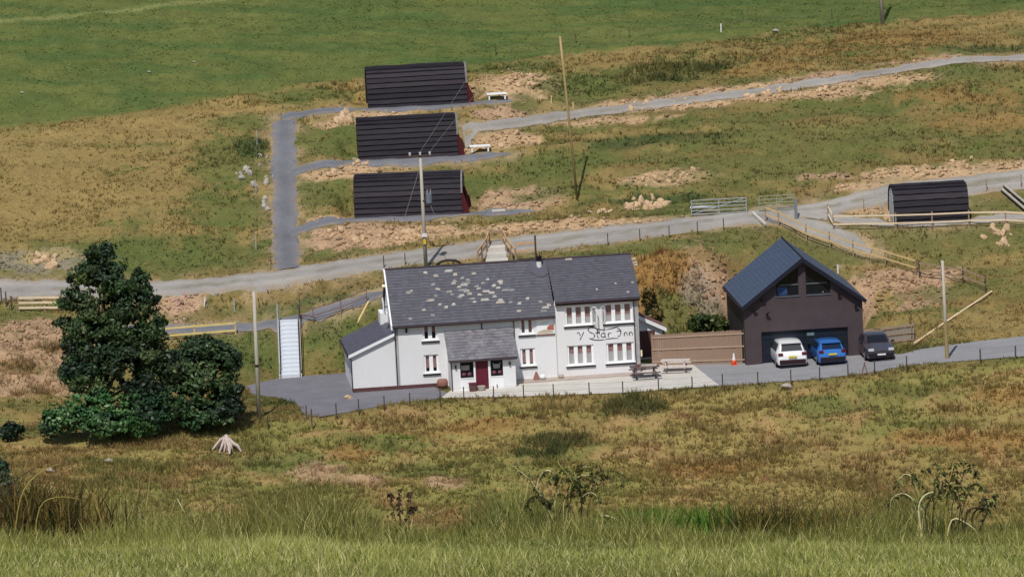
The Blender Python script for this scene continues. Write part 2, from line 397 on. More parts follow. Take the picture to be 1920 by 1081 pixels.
for nme, (pts, wd) in TRACKS.items():
    L = smooth_line([G(*p)[:2] for p in pts]); LINES[nme] = (L, wd)
    D = near_line(L, wd/2 + 1.5); VEG = np.minimum(VEG, np.clip((D - wd/2+.12)/.4, 0, 1)); SOIL_D = np.minimum(SOIL_D, D - wd/2)
    Z = np.where(D < wd/2 - .05, Z - .05, Z)
for P0, ang, L in PODS:
    c, s = math.cos(ang), math.sin(ang); u = (X-P0.x)*c+(Y-P0.y)*s; v = -(X-P0.x)*s+(Y-P0.y)*c
    VEG[(u > -.2) & (u < L+.2) & (v > -.5) & (v < 3)] = 0

# ---- ground colour: which growth or soil covers which patch
TONE = {'field': lin(85,97,53), 'field2': lin(98,104,58), 'olive': lin(101,100,59), 'green': lin(88,97,53), 'dark': lin(64,78,46),
        'tan': lin(138,119,76), 'straw': lin(168,148,98), 'soil': lin(178,150,117), 'pink': lin(170,141,114), 'rust': lin(134,110,68), 'ember': lin(140,109,66),
        'brown': lin(126,106,68), 'grey': lin(146,136,122), 'fg': lin(146,152,82), 'lush': lin(92,128,48)}
T = {k: np.array(v) for k, v in TONE.items()}
nL = fbm(X*.09+3, Y*.12+5, 3); nM = fbm(X*.28, Y*.5+40, 4); nS = fbm(X*.9+9, Y*1.5, 3); nK = fbm(X*.16+70, Y*1.1+11, 3)
nF = fbm(X*2.3+50, Y*3.1+20, 2)
def mixc(A, B, k): return A*(1-k[...,None]) + B*k[...,None]
def sm(v, a, b): t = np.clip((v-a)/(b-a), 0, 1); return t*t*(3-2*t)
one = np.ones(X.shape + (1,))
COLR = one*T['olive']
COLR = mixc(COLR, one*T['tan'], sm(nM*.6+nL*.4, .42, .62)*.85)
COLR = mixc(COLR, one*T['green'], sm(nK*.6+nS*.4, .5, .66)*.7)
COLR = mixc(COLR, one*T['brown'], sm(fbm(X*.35+31, Y*.7+8, 4), .55, .7)*.6)
HT = .10 + .12*sm(nM, .35, .7); DEN = np.ones_like(X)
# lower meadow: browner
mead = 1 - sm(Y - np.interp(X, e2[:,0], e2[:,1]), -1.2, -.2)
mc = one*lin(142,127,78); mc = mixc(mc, one*T['brown'], sm(nM, .40, .66)*.6); mc = mixc(mc, one*lin(118,118,66), sm(nK*.4+nL*.6, .44, .62)*.75)
mc = mixc(mc, one*lin(156,128,88), sm(fbm(X*.4+13, Y*.8+77, 3), .54, .72)*.7)
COLR = mixc(COLR, mc, mead)
HT = HT + mead*.08
# the big green field above the fence line
fb = np.interp(X, FIELD[:,0], FIELD[:,1])
fld = sm(Y - fb + (nS-.5)*1.2, -.4, .5)
fc = mixc(one*T['field'], one*T['field2'], sm(nL*.5+nM*.5, .4, .62)); fc = mixc(fc, one*lin(74,94,52), sm(nK, .5, .68)*.7)
COLR = mixc(COLR, fc, fld); HT = HT*(1-fld) + .07*fld
# strip of dry grass under the field edge
dry = np.exp(-((Y - fb + 2.2)/1.6)**2)*(1-fld)*sm(8-X, 0, 14)
COLR = mixc(COLR, one*lin(150,128,82), dry*.8)
RUF = np.zeros_like(X)
def patch(px, py, rx, ry, kind, k=1.0, ht=None, den=None, rz=0.0):
    global COLR, HT, DEN, VEG, RUF
    c = G(px, py); ca, sa = math.cos(rz), math.sin(rz)
    u = ((X-c.x)*ca+(Y-c.y)*sa)/rx; v = (-(X-c.x)*sa+(Y-c.y)*ca)/ry
    r = np.sqrt(u*u+v*v) + (nM-.5)*1.1 + (nS-.5)*.8 + (nF-.5)*.75
    m = (1 - sm(r, .72, 1.05))*k
    COLR = mixc(COLR, one*T[kind], m)
    if ht is not None: HT = HT*(1-m) + ht*m
    if kind in ('soil','pink','grey','straw'): RUF = np.maximum(RUF, m)
    if den is not None: DEN = DEN*(1-m) + den*m
P = patch
SHEETS = {'car_park': [(455,722),(482,714),(545,706),(640,700),(668,690),(760,700),(850,742),(820,747),(740,756),(660,771),(600,781),(572,778),(556,757),(520,745),(470,738)],
 'forecourt': [(826,746),(848,730),(900,700),(1200,680),(1300,684),(1348,722),(1168,736),(980,743)],
 'road': [(1296,727),(1296,690),(1290,676),(1400,672),(1620,655),(1690,664),(1722,655),(1820,641),(1920,630),(2080,612),(2080,660),(1900,669),(1700,685),(1640,697),(1550,708),(1480,714)]}
def PZ(px, py):
    z = 0.
    for _ in range(5):
        p = at_z(px, py, z); z = float(zroad(p[0]))
    return p
def inside(poly):
    c = np.zeros(X.shape, bool); n = len(poly)
    for i in range(n):
        x1, y1 = poly[i]; x2, y2 = poly[(i+1) % n]
        if abs(y2-y1) < 1e-9: continue
        c ^= ((y1 > Y) != (y2 > Y)) & (X < (x2-x1)*(Y-y1)/(y2-y1)+x1)
    return c
PAVED = np.zeros(X.shape, bool)
for k_ in SHEETS: PAVED |= inside([tuple(PZ(*q)[:2]) for q in SHEETS[k_]])
for lx0, ly0, lx1, ly1, ang_, l_, w_ in [(-7.38,0,0,0,math.radians(6),16,7.2), (14.3,1.4,0,0,math.radians(5),7.5,8.2)]:
    u_ = (X-lx0)*math.cos(ang_)+(Y-ly0)*math.sin(ang_); v_ = -(X-lx0)*math.sin(ang_)+(Y-ly0)*math.cos(ang_)
    PAVED |= (u_ > -3) & (u_ < l_+2) & (v_ > -.3) & (v_ < w_)
VEG = np.where(PAVED, 0, VEG)
# dry slope on the left
for a in [(120,300,7,3.0),(60,415,6,3),(300,250,6,2),(210,360,6,2.2),(330,300,4,2),(40,350,4,3)]: P(*a, 'tan', .85)
for a in [(420,300,3,4),(430,400,3.4,4),(380,470,5,2),(250,470,5,1.6),(470,230,3,1.6),(540,180,4,1.4)]: P(*a, 'green', .7)
P(470,280,1.2,1.6,'dark',.8,.3); P(60,490,4,1.5,'grey',.6); P(90,480,2,.8,'straw',.6)
# between the pods
for a in [(610,265,2.2,1.8),(605,370,2.2,2.2),(650,250,1.5,1)]: P(*a, 'green', .75)
P(600,370,1.5,1.2,'olive',.5)
# bare earth
for a in [(690,440,4.2,1.9),(800,440,3,1.4),(1000,428,6.5,1.5),(1150,420,5,1.1),(960,373,4.2,1.3),(955,158,3.4,2.3),(940,262,3.2,1.4),(930,215,2.0,.8),
          (1240,333,4.5,.9),(1180,198,4,.7),(1320,178,5,.7),(1450,160,5,.7),(1560,140,4,.6),(1770,110,4,.8),(1300,196,5,.6),(1480,182,6,.9),(1640,152,5,.8),
          (1130,228,4,.6),(1640,392,4,.8),(1760,322,7,1.0),(1880,312,5,1.0),(1600,350,2.5,.6),(640,325,2.4,.6),(640,230,2.2,.5),(700,310,2.5,.4),(700,215,3,.4),(625,410,1.8,.4),(1560,330,3,.5)]:
    P(*a, 'soil' if (int(a[0]) % 3) else 'pink', .92, .04, .12)
# greens on the hill
for a in [(1000,300,5,1.6),(900,335,2.5,.7),(1100,360,5,.9),(1200,375,4,1),(1280,255,5,1),(1190,265,4,1.2),(1100,160,4,1.5),(1420,105,3,1.2),(620,175,4,1.2),(950,130,4,.8),(1870,90,3,1),(850,350,2,.6)]:
    P(*a, 'dark' if a[0] > 1150 else 'green', .75, .26)
for a in [(1450,250,8,2),(1600,260,7,2),(1500,310,7,1.5),(1700,240,5,2),(1380,330,4,1)]: P(*a, 'olive', .6)
for a in [(1150,110,4,2),(1230,140,2,1.2),(1420,130,6,1.3),(1500,100,6,1.3),(1700,70,7,2),(1850,40,7,2),(1800,180,4,1.5),(1860,230,4,1.5),(1640,110,4,1)]: P(*a, 'tan' if a[0] % 20 else 'rust', .8)
for a in [(1240,140,2.6,1.6),(1300,132,2.6,1.6),(1200,150,1.6,1.2)]: P(*a, 'olive', .85, .45, 1.4)
P(1330,128,2.2,.8,'dark',.7,.5,1.3); P(1265,150,2,.5,'dark',.6,.5,1.3)
for a in [(1850,140,4,1.2),(1300,400,3,.8),(1200,470,4,.8),(1350,460,4,.8)]: P(*a, 'green', .6)
# cutting behind the inn and garage
for a in [(1320,520,3,2.5),(1340,560,2.5,1.6),(1660,530,3.2,2.4),(1700,560,3,1.6),(1740,520,2,1.5),(1620,560,2,2)]: P(*a, 'pink', .85, .08, .3)
for a in [(1230,520,2.4,2.6),(1250,500,2.2,1.6),(1270,550,1.6,2)]: P(*a, 'ember', .95, .45, 1.3)
for a in [(1300,600,2.8,1.4),(1260,590,1.6,1.2)]: P(*a, 'olive', .8, .5, 1.2)
P(1330,480,3,.7,'brown',.8,.3); P(1310,545,1.2,1.2,'grey',.6)
for a in [(1660,560,.8,1.6)]: P(*a, 'tan', .9, .05, .3)
for a in [(1780,440,6,1.2),(1700,450,4,1),(1850,460,5,1.5),(1760,550,3,1)]: P(*a, 'olive', .7)
P(1790,590,1.8,1.4,'green',.6); P(1860,600,5,2.0,'tan',.9); P(1800,630,4,1.0,'tan',.8); P(1880,570,4,1,'rust',.5)
# banks on the left
for a in [(60,660,5,3),(30,720,4,2),(100,620,4,1.4)]: P(*a, 'pink', .85, .3)
P(30,690,1.6,.7,'brown',.8,.6); P(95,655,1.2,.6,'brown',.8,.6); P(60,735,1.4,.5,'brown',.7,.6); P(60,765,4,1.2,'olive',.8); P(345,565,1.6,.9,'pink',.95,.05,.1); P(560,560,5,.8,'dark',.6,.3); P(640,535,4,.6,'brown',.6)
P(480,560,3,.6,'tan',.7); P(620,645,2.4,1.8,'green',.9,.15); P(470,655,2,1.6,'green',.9,.2); P(590,680,1.6,.8,'tan',.5)
# meadow patches
for a in [(250,835,6,.8),(120,850,3,1),(420,850,2,.8)]: P(*a, 'tan', .9)
for a in [(700,835,2.6,1.4),(780,880,2.4,1.2),(500,870,4,1.5),(1500,700,2,.5),(1700,735,3,1),(1560,760,3,1)]: P(*a, 'green', .65)
for a in [(1180,762,2.0,1.4),(1060,830,2.2,1.5),(1010,855,1.8,1.0)]: P(*a, 'dark', .7, .5)
P(750,820,1.0,.5,'lush',.6); P(520,757,1.4,.7,'green',.8,.25)
for a in [(640,900,2.4,1.2),(600,880,1.8,1),(1860,830,3,1.6),(840,905,1.2,.8),(660,850,1.5,1),(900,800,3,1),(1330,880,3,1),(1750,820,3,1),(1900,740,2.5,1)]: P(*a, 'ember' if a[0] % 40 else 'pink', .7)
FL = smooth_line([G(*p)[:2] for p in [(-60,44),(0,41),(150,27),(330,8),(420,-2)]])
COLR = mixc(COLR, one*lin(140,142,92), np.clip(1-near_line(FL, 1.0)/.45, 0, 1)*.7)
# worn soil along track edges
se = np.exp(-np.clip(SOIL_D, 0, 9)/.45)*sm(nS, .35, .6)*.7
COLR = mixc(COLR, one*lin(170,146,118), se)
# foreground hill
fgm = sm(-Y, 200, 225); COLR = mixc(COLR, one*T['fg'], fgm)
VEG[STEPZONE] = 0
relief = ((fbm(X*.55, Y*.55, 3)-.5)*.5 + (fbm(X*1.6+5, Y*1.6, 2)-.5)*.22)
relief = relief + (fbm(X*.22+3, Y*1.25+8, 3)-.5)*.42 + RUF*((fbm(X*1.1+2, Y*1.7+3, 3)-.45)*.75)
Z = Z + relief*np.where(near, np.where(PLAT, 0, np.clip(VEG, 0, 1)*np.clip(SOIL_D/1.0, 0, 1)), 0)*np.where(fld > .5, .6, 1)
PLATBASE = PLAT
Z = np.where(PLATBASE, Z - .012, Z)
ny, nx = X.shape
idx = np.arange(ny*nx).reshape(ny, nx)
quads = np.stack([idx[:-1,:-1], idx[:-1,1:], idx[1:,1:], idx[1:,:-1]], -1).reshape(-1, 4)
ground = big_mesh('ground', np.stack([X, Y, Z], -1).reshape(-1, 3), quads, M_ground, COLR.reshape(-1, 3))
ground.data.polygons.foreach_set('use_smooth', [True]*len(ground.data.polygons)); tag(ground, kind='structure')

# ------------------------------------------------------------------ roads and paths draped on the ground
def ribbon(name, L, wd, m, dz=.045, jit=.2, grey=(150,146,142), mid=0.0):
    d = np.gradient(L, axis=0); d /= np.linalg.norm(d, axis=1)[:,None]; nrm = np.column_stack([-d[:,1], d[:,0]])
    K = max(4, int(wd/.3)); vs_ = []
    n = len(L); ja = (fbm(np.arange(n)*.5+hash(name) % 97, np.zeros(n)+3.3, 2)-.5)*jit*3.2; jb = (fbm(np.arange(n)*.5+31, np.zeros(n)+8.3, 2)-.5)*jit*3.2
    tp = np.interp(L[:,0], [-30,8,16,40], [1,1,.72,.72]) if name == 'gravel_road' else np.ones(n) if name == 'steep_track' else np.clip((n-1-np.arange(n))*.35/1.6, .25, 1)**.7
    for i in range(n):
        for k in range(K+1):
            o = (-wd/2+ja[i] + (wd+jb[i]-ja[i])*k/K)*tp[i]; vs_.append(L[i] + nrm[i]*o)
    vs_ = np.array(vs_); z = hz(vs_[:,0], vs_[:,1]) + dz
    k = np.arange(len(vs_)) % (K+1); z = np.where((k == 0) | (k == K), z - .06, z)
    V = np.column_stack([vs_, z]); I = np.arange(n*(K+1)).reshape(n, K+1)
    F = np.stack([I[:-1,:-1], I[1:,:-1], I[1:,1:], I[:-1,1:]], -1).reshape(-1, 4)
    tt = np.abs((np.arange(len(vs_)) % (K+1))/K*2-1); nz = fbm(vs_[:,0]*1.3, vs_[:,1]*1.3, 3); nb_ = fbm(vs_[:,0]*.35+9, vs_[:,1]*.35, 3)
    cc = np.tile(np.array(lin(*grey)), (len(vs_),1))*(.82+.36*nb_)[:,None]
    ke = np.clip((tt-.55)/.45,0,1)*np.clip((nz-.3)*2.6,0,1)*.8; cc = cc*(1-ke[:,None]) + np.array(lin(150,132,106))*ke[:,None]
    km = np.exp(-(tt/.22)**2)*np.clip((nz-.42)*4,0,1)*mid; cc = cc*(1-km[:,None]) + np.array(lin(112,106,72))*km[:,None]
    kr = np.exp(-((tt-.5)/.16)**2)*.16; cc = cc*(1+kr[:,None])
    o = big_mesh(name, V, F, m, cc); tag(o, kind='structure'); return o
_dz = .06
for nme, (L, wd) in LINES.items():
    g_ = (108,109,115) if nme in ('steep_track','top_pod_path','middle_pod_path','lower_pod_path','terrace_path') else (146,142,137)
    ribbon(nme, L, wd, M_track, dz=_dz, grey=g_, mid=.6 if nme in ('gravel_road','upper_track') else 0); _dz += .006
def inpoly(x, y, poly):
    c = False; n = len(poly)
    for i in range(n):
        x1, y1 = poly[i]; x2, y2 = poly[(i+1) % n]
        if (y1 > y) != (y2 > y) and x < (x2-x1)*(y-y1)/(y2-y1)+x1: c = not c
    return c
def sheet(name, pts, m, dz):
    poly = [(p[0], p[1]) for p in pts]; dense = []
    for i in range(len(poly)):
        a = np.array(poly[i]); b = np.array(poly[(i+1) % len(poly)]); k = max(1, int(np.linalg.norm(b-a)/.6))
        for t in range(k): dense.append(tuple(a+(b-a)*t/k))
    n = len(dense); pts2 = [Vector(p) for p in dense]; xs = [p[0] for p in dense]; ys = [p[1] for p in dense]
    for gx_ in np.arange(min(xs), max(xs), .8):
        for gy_ in np.arange(min(ys), max(ys), .8):
            if inpoly(gx_, gy_, poly) and min((gx_-p[0])**2+(gy_-p[1])**2 for p in dense) > .1: pts2.append(Vector((gx_, gy_)))
    r = delaunay_2d_cdt(pts2, [(i, (i+1) % n) for i in range(n)], [], 1, 1e-5)
    V = np.array([(v.x, v.y, 0) for v in r[0]]); V[:,2] = zroad(V[:,0]) + dz
    F = [tuple(f) for f in r[2]]
    me = bpy.data.meshes.new(name); me.from_pydata([tuple(v) for v in V], [], F); me.materials.append(m)
    o = link(name, me); tag(o, kind='structure')
    bm = bmesh.new(); bm.from_mesh(me); bmesh.ops.recalc_face_normals(bm, faces=bm.faces)
    if sum(f.normal.z for f in bm.faces) < 0: bmesh.ops.reverse_faces(bm, faces=bm.faces)
    bm.to_mesh(me); bm.free(); return o
def PZ(px, py):
    z = 0.
    for _ in range(5):
        p = at_z(px, py, z); z = float(zroad(p[0]))
    return p
sheet('car_park', [PZ(*p) for p in SHEETS['car_park']], M_park, .012)
sheet('forecourt', [PZ(*p) for p in SHEETS['forecourt']], M_conc, .018)
sheet('road', [PZ(*p) for p in SHEETS['road']], M_asph, .012)

# ------------------------------------------------------------------ the inn
def wall_skin(x0, x1, z0, z1, holes, depth=.16):
    """front wall face in the plane y=0 with window openings and their reveals; wall faces -y"""
    b = MB(); xs = sorted({x0, x1, *[h[0] for h in holes], *[h[1] for h in holes]}); zs = sorted({z0, z1, *[h[2] for h in holes], *[h[3] for h in holes]})
    for i in range(len(xs)-1):
        for k in range(len(zs)-1):
            cx = (xs[i]+xs[i+1])/2; cz = (zs[k]+zs[k+1])/2
            if any(h[0] < cx < h[1] and h[2] < cz < h[3] for h in holes): continue
            b.add([(xs[i],0,zs[k]),(xs[i+1],0,zs[k]),(xs[i+1],0,zs[k+1]),(xs[i],0,zs[k+1])], [(0,1,2,3)])
    for a, c, d, e in holes:
        b.add([(a,0,d),(c,0,d),(c,0,e),(a,0,e),(a,depth,d),(c,depth,d),(c,depth,e),(a,depth,e)], [(0,4,5,1),(1,5,6,2),(2,6,7,3),(3,7,4,0)])
    return b
def skin_obj(name, b, m, parent, loc=(0,0,0)):
    me = bpy.data.meshes.new(name); me.from_pydata(b.v, [], b.f); me.materials.append(m); return link(name, me, parent, loc)
def window(parent, x0, x1, z0, z1, y, lights, curtain=(.0, .55), frame_m=None, off=0.0, sill=True):
    """casement window: frame, panes, curtains, sill, set in plane y"""
    fm = frame_m or M_white; t = .06
    b = MB(); b.box(x0, x1, y-.03, y+.04, z0, z0+t); b.box(x0, x1, y-.03, y+.04, z1-t, z1)
    w_ = (x1-x0)/lights; mw = .12
    for i in range(lights+1):
        c = x0+i*w_; a0 = max(x0, c-mw) if i else x0; a1 = min(x1, c+mw) if i < lights else x1
        if i == 0: a1 = x0+mw
        if i == lights: a0 = x1-mw
        b.box(a0, a1, y-.045, y+.05, z0+t, z1-t)
    f = b.build('window', fm, parent, loc=(0, off, 0))
    for i in range(lights):
        a0 = x0+i*w_+mw; a1 = x0+(i+1)*w_-mw
        MB().box(a0, a1, y-.005, y+.005, z0+t, z1-t).build('pane', M_glass, f)
        zc = z0 + (z1-z0)*curtain[1]
        if curtain[1] < 1: MB().box(a0-.03, a1+.03, y+.05, y+.065, zc, z1-.02).build('curtain', M_curt, f)
        if curtain[1] > 0:
            MB().box(a0-.03, a1+.03, y+.07, y+.08, z0+.02, zc+.02).build('net_curtain', M_net, f)
    if sill:
        MB().box(x0-.09, x1+.09, -.09, y+.02, z0-.07, z0-.002).build('sill', M_white, f)
        MB().box(x0-.10, x1+.10, -.085, -.004, z0-.175, z0-.072).build('drip_edge', M_black, f)
    return f
def slates(name, e0, e1, r0, r1, m, parent, sw=.27, sh=.24, th=.014, jit=.22, lo=.8, hi=1.15, seed=1):
    """courses of slates on the plane eave e0-e1, ridge r0-r1"""
    rg = random.Random(seed); e0, e1, r0, r1 = map(Vector, (e0, e1, r0, r1)); b = MB()
    nrm = (e1-e0).cross(r0-e0).normalized()
    if nrm.z < 0: nrm = -nrm
    n = max(1, int(((r0-e0).length)/sh)); 
    for k in range(n):
        t0 = k/n; t1 = min(1, (k+1.25)/n); A0 = e0.lerp(r0, t0); B0 = e1.lerp(r1, t0); A1 = e0.lerp(r0, t1); B1 = e1.lerp(r1, t1)
        c = max(1, int((B0-A0).length/sw)); off = .5 if k % 2 else 0
        for i in range(-1, c+1):
            s0 = max(0, (i+off)/c); s1 = min(1, (i+1+off)/c)
            if s1-s0 < .1/c: continue
            g = .004
            p = [A0.lerp(B0, s0+g/c), A0.lerp(B0, s1-g/c), A1.lerp(B1, s1-g/c), A1.lerp(B1, s0+g/c)]
            lift = th*(1+rg.random()*.7)
            q = [p[0]+nrm*(lift+.012), p[1]+nrm*(lift+.012), p[2]+nrm*.004, p[3]+nrm*.004]
            v = rg.uniform(lo, hi); col = (v*rg.uniform(.97,1.03), v, v*rg.uniform(.97,1.05))
            b.add(q+[p[0], p[1]], [(0,1,2,3),(4,5,1,0)], col)
    o = b.build(name, m, parent); o['kind'] = 'stuff'; return o
def pale_slate(parent, e0, e1, r0, r1, s, t, wd, ht, m):
    e0, e1, r0, r1 = map(Vector, (e0, e1, r0, r1)); p = e0.lerp(e1, s).lerp(r0.lerp(r1, s), t)
    ux = (e1-e0).normalized(); uy = (r0-e0).normalized(); n = ux.cross(uy).normalized()
    if n.z < 0: n = -n
    b = MB(); a = [p-ux*wd/2, p+ux*wd/2, p+ux*wd/2+uy*ht, p-ux*wd/2+uy*ht]
    sk = random.uniform(-.06,.1); a = [a[0], a[1]+uy*random.uniform(-.03,.03), a[2]+ux*(sk-random.uniform(0,.08)), a[3]+ux*(sk+random.uniform(0,.08))]
    top = [v+n*h for v, h in zip(a, (.04,.04,.03,.03))]; bot = [v+n*.012 for v in a]
    b.add(top+bot, [(0,1,2,3),(4,5,1,0),(5,6,2,1),(6,7,3,2),(7,4,0,3)]); return b.build('slate', m, parent)

inn = empty('inn', (-7.38, 0, 0), math.radians(6), 'long white rendered inn with slate roof and maroon front door beside the road', 'inn')
HD = 3.35; RZ = 7.0; EZ = 4.12; XM = 10.03; XE = 15.2; EZR = 4.95
wl = [(1.74,2.66,3.0,3.92), (1.74,2.64,.95,2.06), (7.78,8.66,2.98,3.98), (7.76,8.66,1.0,2.06)]
skin_obj('front_wall', wall_skin(0, XM, 0, EZ, wl), M_wall, inn)
wr = [(10.62,12.32,3.36,4.52), (13.06,14.83,3.36,4.52), (10.66,12.3,.85,2.07), (13.12,14.82,.85,2.07)]
skin_obj('right_front_wall', wall_skin(XM, XE, 0, EZR, wr), M_wall, inn, (0,-.14,0))
MB().box(XM-.001, XM+.001, -.14, 0, 0, EZR).build('wall_return', M_wall, inn)
MB().box(0, XM-.01, .2, 2*HD, 0, EZ).build('house_body', M_wall, inn)
b = MB(); b.prism([(0.0,0),(.21,0),(.21,EZ),(HD,RZ-.06),(2*HD,EZ-.02),(2*HD,0),(.21,0.001)] if 0 else [(0,0),(2*HD,0),(2*HD,EZ-.03),(HD,RZ-.09),(0,EZ-.03)], 'x', -.02, .22); b.build('left_gable', M_wall, inn)
b = MB(); b.prism([(-.14,0),(2*HD,0),(2*HD,EZ-.03),(HD,RZ-.09),(-.14,EZR-.03)], 'x', XE-.22, XE+.004); b.build('right_gable', M_wall, inn)
MB().box(XM+.01, XE-.22, .08, 2*HD-.003, 0.002, EZR-.4).build('right_body', M_wall, inn)
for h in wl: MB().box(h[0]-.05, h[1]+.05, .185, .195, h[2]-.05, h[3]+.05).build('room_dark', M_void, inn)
OV = .24
eL0 = (-.16, -OV, EZ - OV*.86 + .1); eL1 = (XM-.02, -OV, EZ - OV*.86 + .1); rL0 = (-.16, HD, RZ); rL1 = (XM-.02, HD, RZ)
eR0 = (XM-.02, -.14-OV, EZR-.06); eR1 = (XE+.14, -.14-OV, EZR-.06); rR0 = (XM-.02, HD, RZ+.004); rR1 = (XE+.14, HD, RZ+.004)
def roof_slab(name, e0, e1, r0, r1, m, parent, th=.09):
    b = MB(); lo = [(p[0], p[1], p[2]-th) for p in (e0, e1, r1, r0)]; b.add([e0, e1, r1, r0] + lo, [(0,1,2,3),(7,6,5,4),(0,4,5,1),(1,5,6,2),(2,6,7,3),(3,7,4,0)]); return b.build(name, m, parent)
M_slab = mat('roof_underside', lin(62,58,66), .8, var=.1)
roofL = roof_slab('roof', eL0, eL1, rL0, rL1, M_slab, inn); roofR = roof_slab('right_roof', eR0, eR1, rR0, rR1, M_slab, inn)
roof_slab('rear_roof', (-.16, 2*HD+OV, EZ-.1), (XE+.14, 2*HD+OV, EZ-.1), (-.16, HD+.003, RZ-.004), (XE+.14, HD+.003, RZ-.004), M_slab, inn)
slates('slate_courses', eL0, eL1, rL0, rL1, M_slate, roofL, seed=3, lo=.86, hi=1.08)
slates('slate_courses', eR0, eR1, rR0, rR1, M_slate, roofR, seed=4, lo=.84, hi=1.02)
MB().tube([(-.16, HD, RZ+.02), (XE+.14, HD, RZ+.03)], .07, 8).build('ridge_tiles', M_gutter, roofL)
# pale slates: (px,py) measured on the photograph
def roof_st(px, py, e0, e1, r0, r1):
    M = inn_m; e0, e1, r0, r1 = [M @ Vector(p) for p in (e0, e1, r0, r1)]
    n = (e1-e0).cross(r0-e0); d = Vector(ray(px, py)); o = Vector(CAM); t = (e0-o).dot(n)/d.dot(n); q = o+d*t-e0
    return q.dot(e1-e0)/(e1-e0).length_squared, q.dot(r0-e0)/(r0-e0).length_squared
inn_m = Matrix.Translation(inn.location) @ Matrix.Rotation(inn.rotation_euler[2], 4, 'Z')
PS = [(798,511,8),(818,517,9),(840,508,15),(853,515,8),(853,527,9),(850,531,9),(889,513,9),(877,525,8),(874,531,16),(870,534,14),(914,524,7),(938,528,10),(940,531,8),(811,534,8),(822,542,9),(893,537,8),(897,541,8),(841,547,11),(867,544,17),(875,546,12),(866,554,11),(862,557,9),(912,546,14),(922,549,12),(934,540,9),(947,544,14),(885,560,11),(890,566,8),(909,562,16),(938,567,17),(938,563,10),(957,567,8),(806,563,16),(766,549,8),(770,546,7),(794,581,8),(818,555,7),(836,576,7),(850,571,8),(900,552,9),(928,556,8),(960,544,10),(973,569,8),(866,522,7),(905,531,7),(824,571,7),(988,560,6),(848,552,8),(880,551,9),(860,538,9),(972,583,9),(1014,566,8),(1022,577,14),(1020,583,12),(1030,572,8),(812,591,8),(770,598,7),(925,536,7)]
for px, py, wpx in PS:
    s, t = roof_st(px, py+2, eL0, eL1, rL0, rL1)
    if .01 < s < .99 and .01 < t < .96: pale_slate(roofL, eL0, eL1, rL0, rL1, s, t, wpx/30, .17 + .05*random.random(), random.choice((M_lichen, M_lichen, M_lichen2, M_lichen2, M_greystone)))
for px, py, wpx in [(1187,485,8),(1190,492,9),(1192,496,8),(1187,529,5),(1177,547,6),(1065,484,14),(1155,531,5),(1120,542,4)]:
    s, t = roof_st(px, py+2, eR0, eR1, rR0, rR1)
    pale_slate(roofR, eR0, eR1, rR0, rR1, s, min(.95, t), wpx/30, .16, M_greystone)
# bargeboard on the left gable, verge strip on the right
b = MB(); b.beam((-.20, -OV-.02, eL0[2]-.06), (-.20, HD, RZ-.02), .05, .22, (1,0,0.001)); 
MB().add([(-.23,-OV-.03,eL0[2]-.22),(-.23,-OV-.03,eL0[2]+.06),(-.23,HD,RZ+.06),(-.23,HD,RZ-.24),(-.14,-OV-.03,eL0[2]-.22),(-.14,-OV-.03,eL0[2]+.06),(-.14,HD,RZ+.06),(-.14,HD,RZ-.24)],
    [(0,1,2,3),(7,6,5,4),(0,4,5,1),(1,5,6,2),(2,6,7,3),(3,7,4,0)]).build('bargeboard', M_white, inn)
MB().tube([(-.1, -OV-.05, eL0[2]-.06), (XM-.2, -OV-.05, eL1[2]-.08)], .065, 8).build('gutter', M_gutter, inn)
MB().tube([(XM+.05, -.14-OV-.05, EZR-.12), (XE+.1, -.14-OV-.05, EZR-.12)], .065, 8).build('gutter', M_gutter, inn)
MB().box(XM, XE+.1, -.14-OV-.0, -.14-.0, EZR-.3, EZR-.16).build('fascia', M_gutter, inn)
MB().box(-.1, XM-.1, -OV, -.004, EZ-.26, EZ-.17).build('fascia', M_gutter, inn)
for x, y0, zt, zb in [(.02, -.06, EZ-.22, .3), (7.42, -.06, EZ-.22, 2.2), (14.92, -.2, EZR-.3, .1), (5.42, -.06, EZ-.2, 3.4)]:
    MB().tube([(x, y0-.2, zt+.06), (x, y0, zt-.1), (x, y0, zb)], .035, 6).build('downpipe', M_gutter, inn)
MB().tube([(10.0, -.19, EZ-.1), (10.0, -.19, .15)], .02, 6).build('cable_pipe', M_conc, inn)
# windows
window(inn, *wl[0], .12, 2, (0,.5)); window(inn, *wl[1], .12, 2, (0,.25)); window(inn, *wl[2], .12, 2, (0,.1)); window(inn, *wl[3], .12, 2, (0,.12))
for k, h in enumerate(wr): window(inn, *h, .12, 3, (0, .42 if k < 2 else .58), off=-.14)
# opened casements on the upper right windows
for x, z0, z1, a, w_ in [(12.3, 3.42, 4.46, -62, .52), (13.1, 3.42, 4.46, 238, .52)]:
    b = MB(); b.box(0, w_, -.02, .02, z0, z0+.06); b.box(0, w_, -.02, .02, z1-.06, z1); b.box(0, .06, -.02, .02, z0, z1); b.box(w_-.06, w_, -.02, .02, z0, z1)
    f = b.build('open_casement', M_white, inn, loc=(x, -.17, 0), rot=(0,0,math.radians(a)))
    MB().box(.06, w_-.06, -.004, .004, z0+.06, z1-.06).build('pane', M_glass, f)
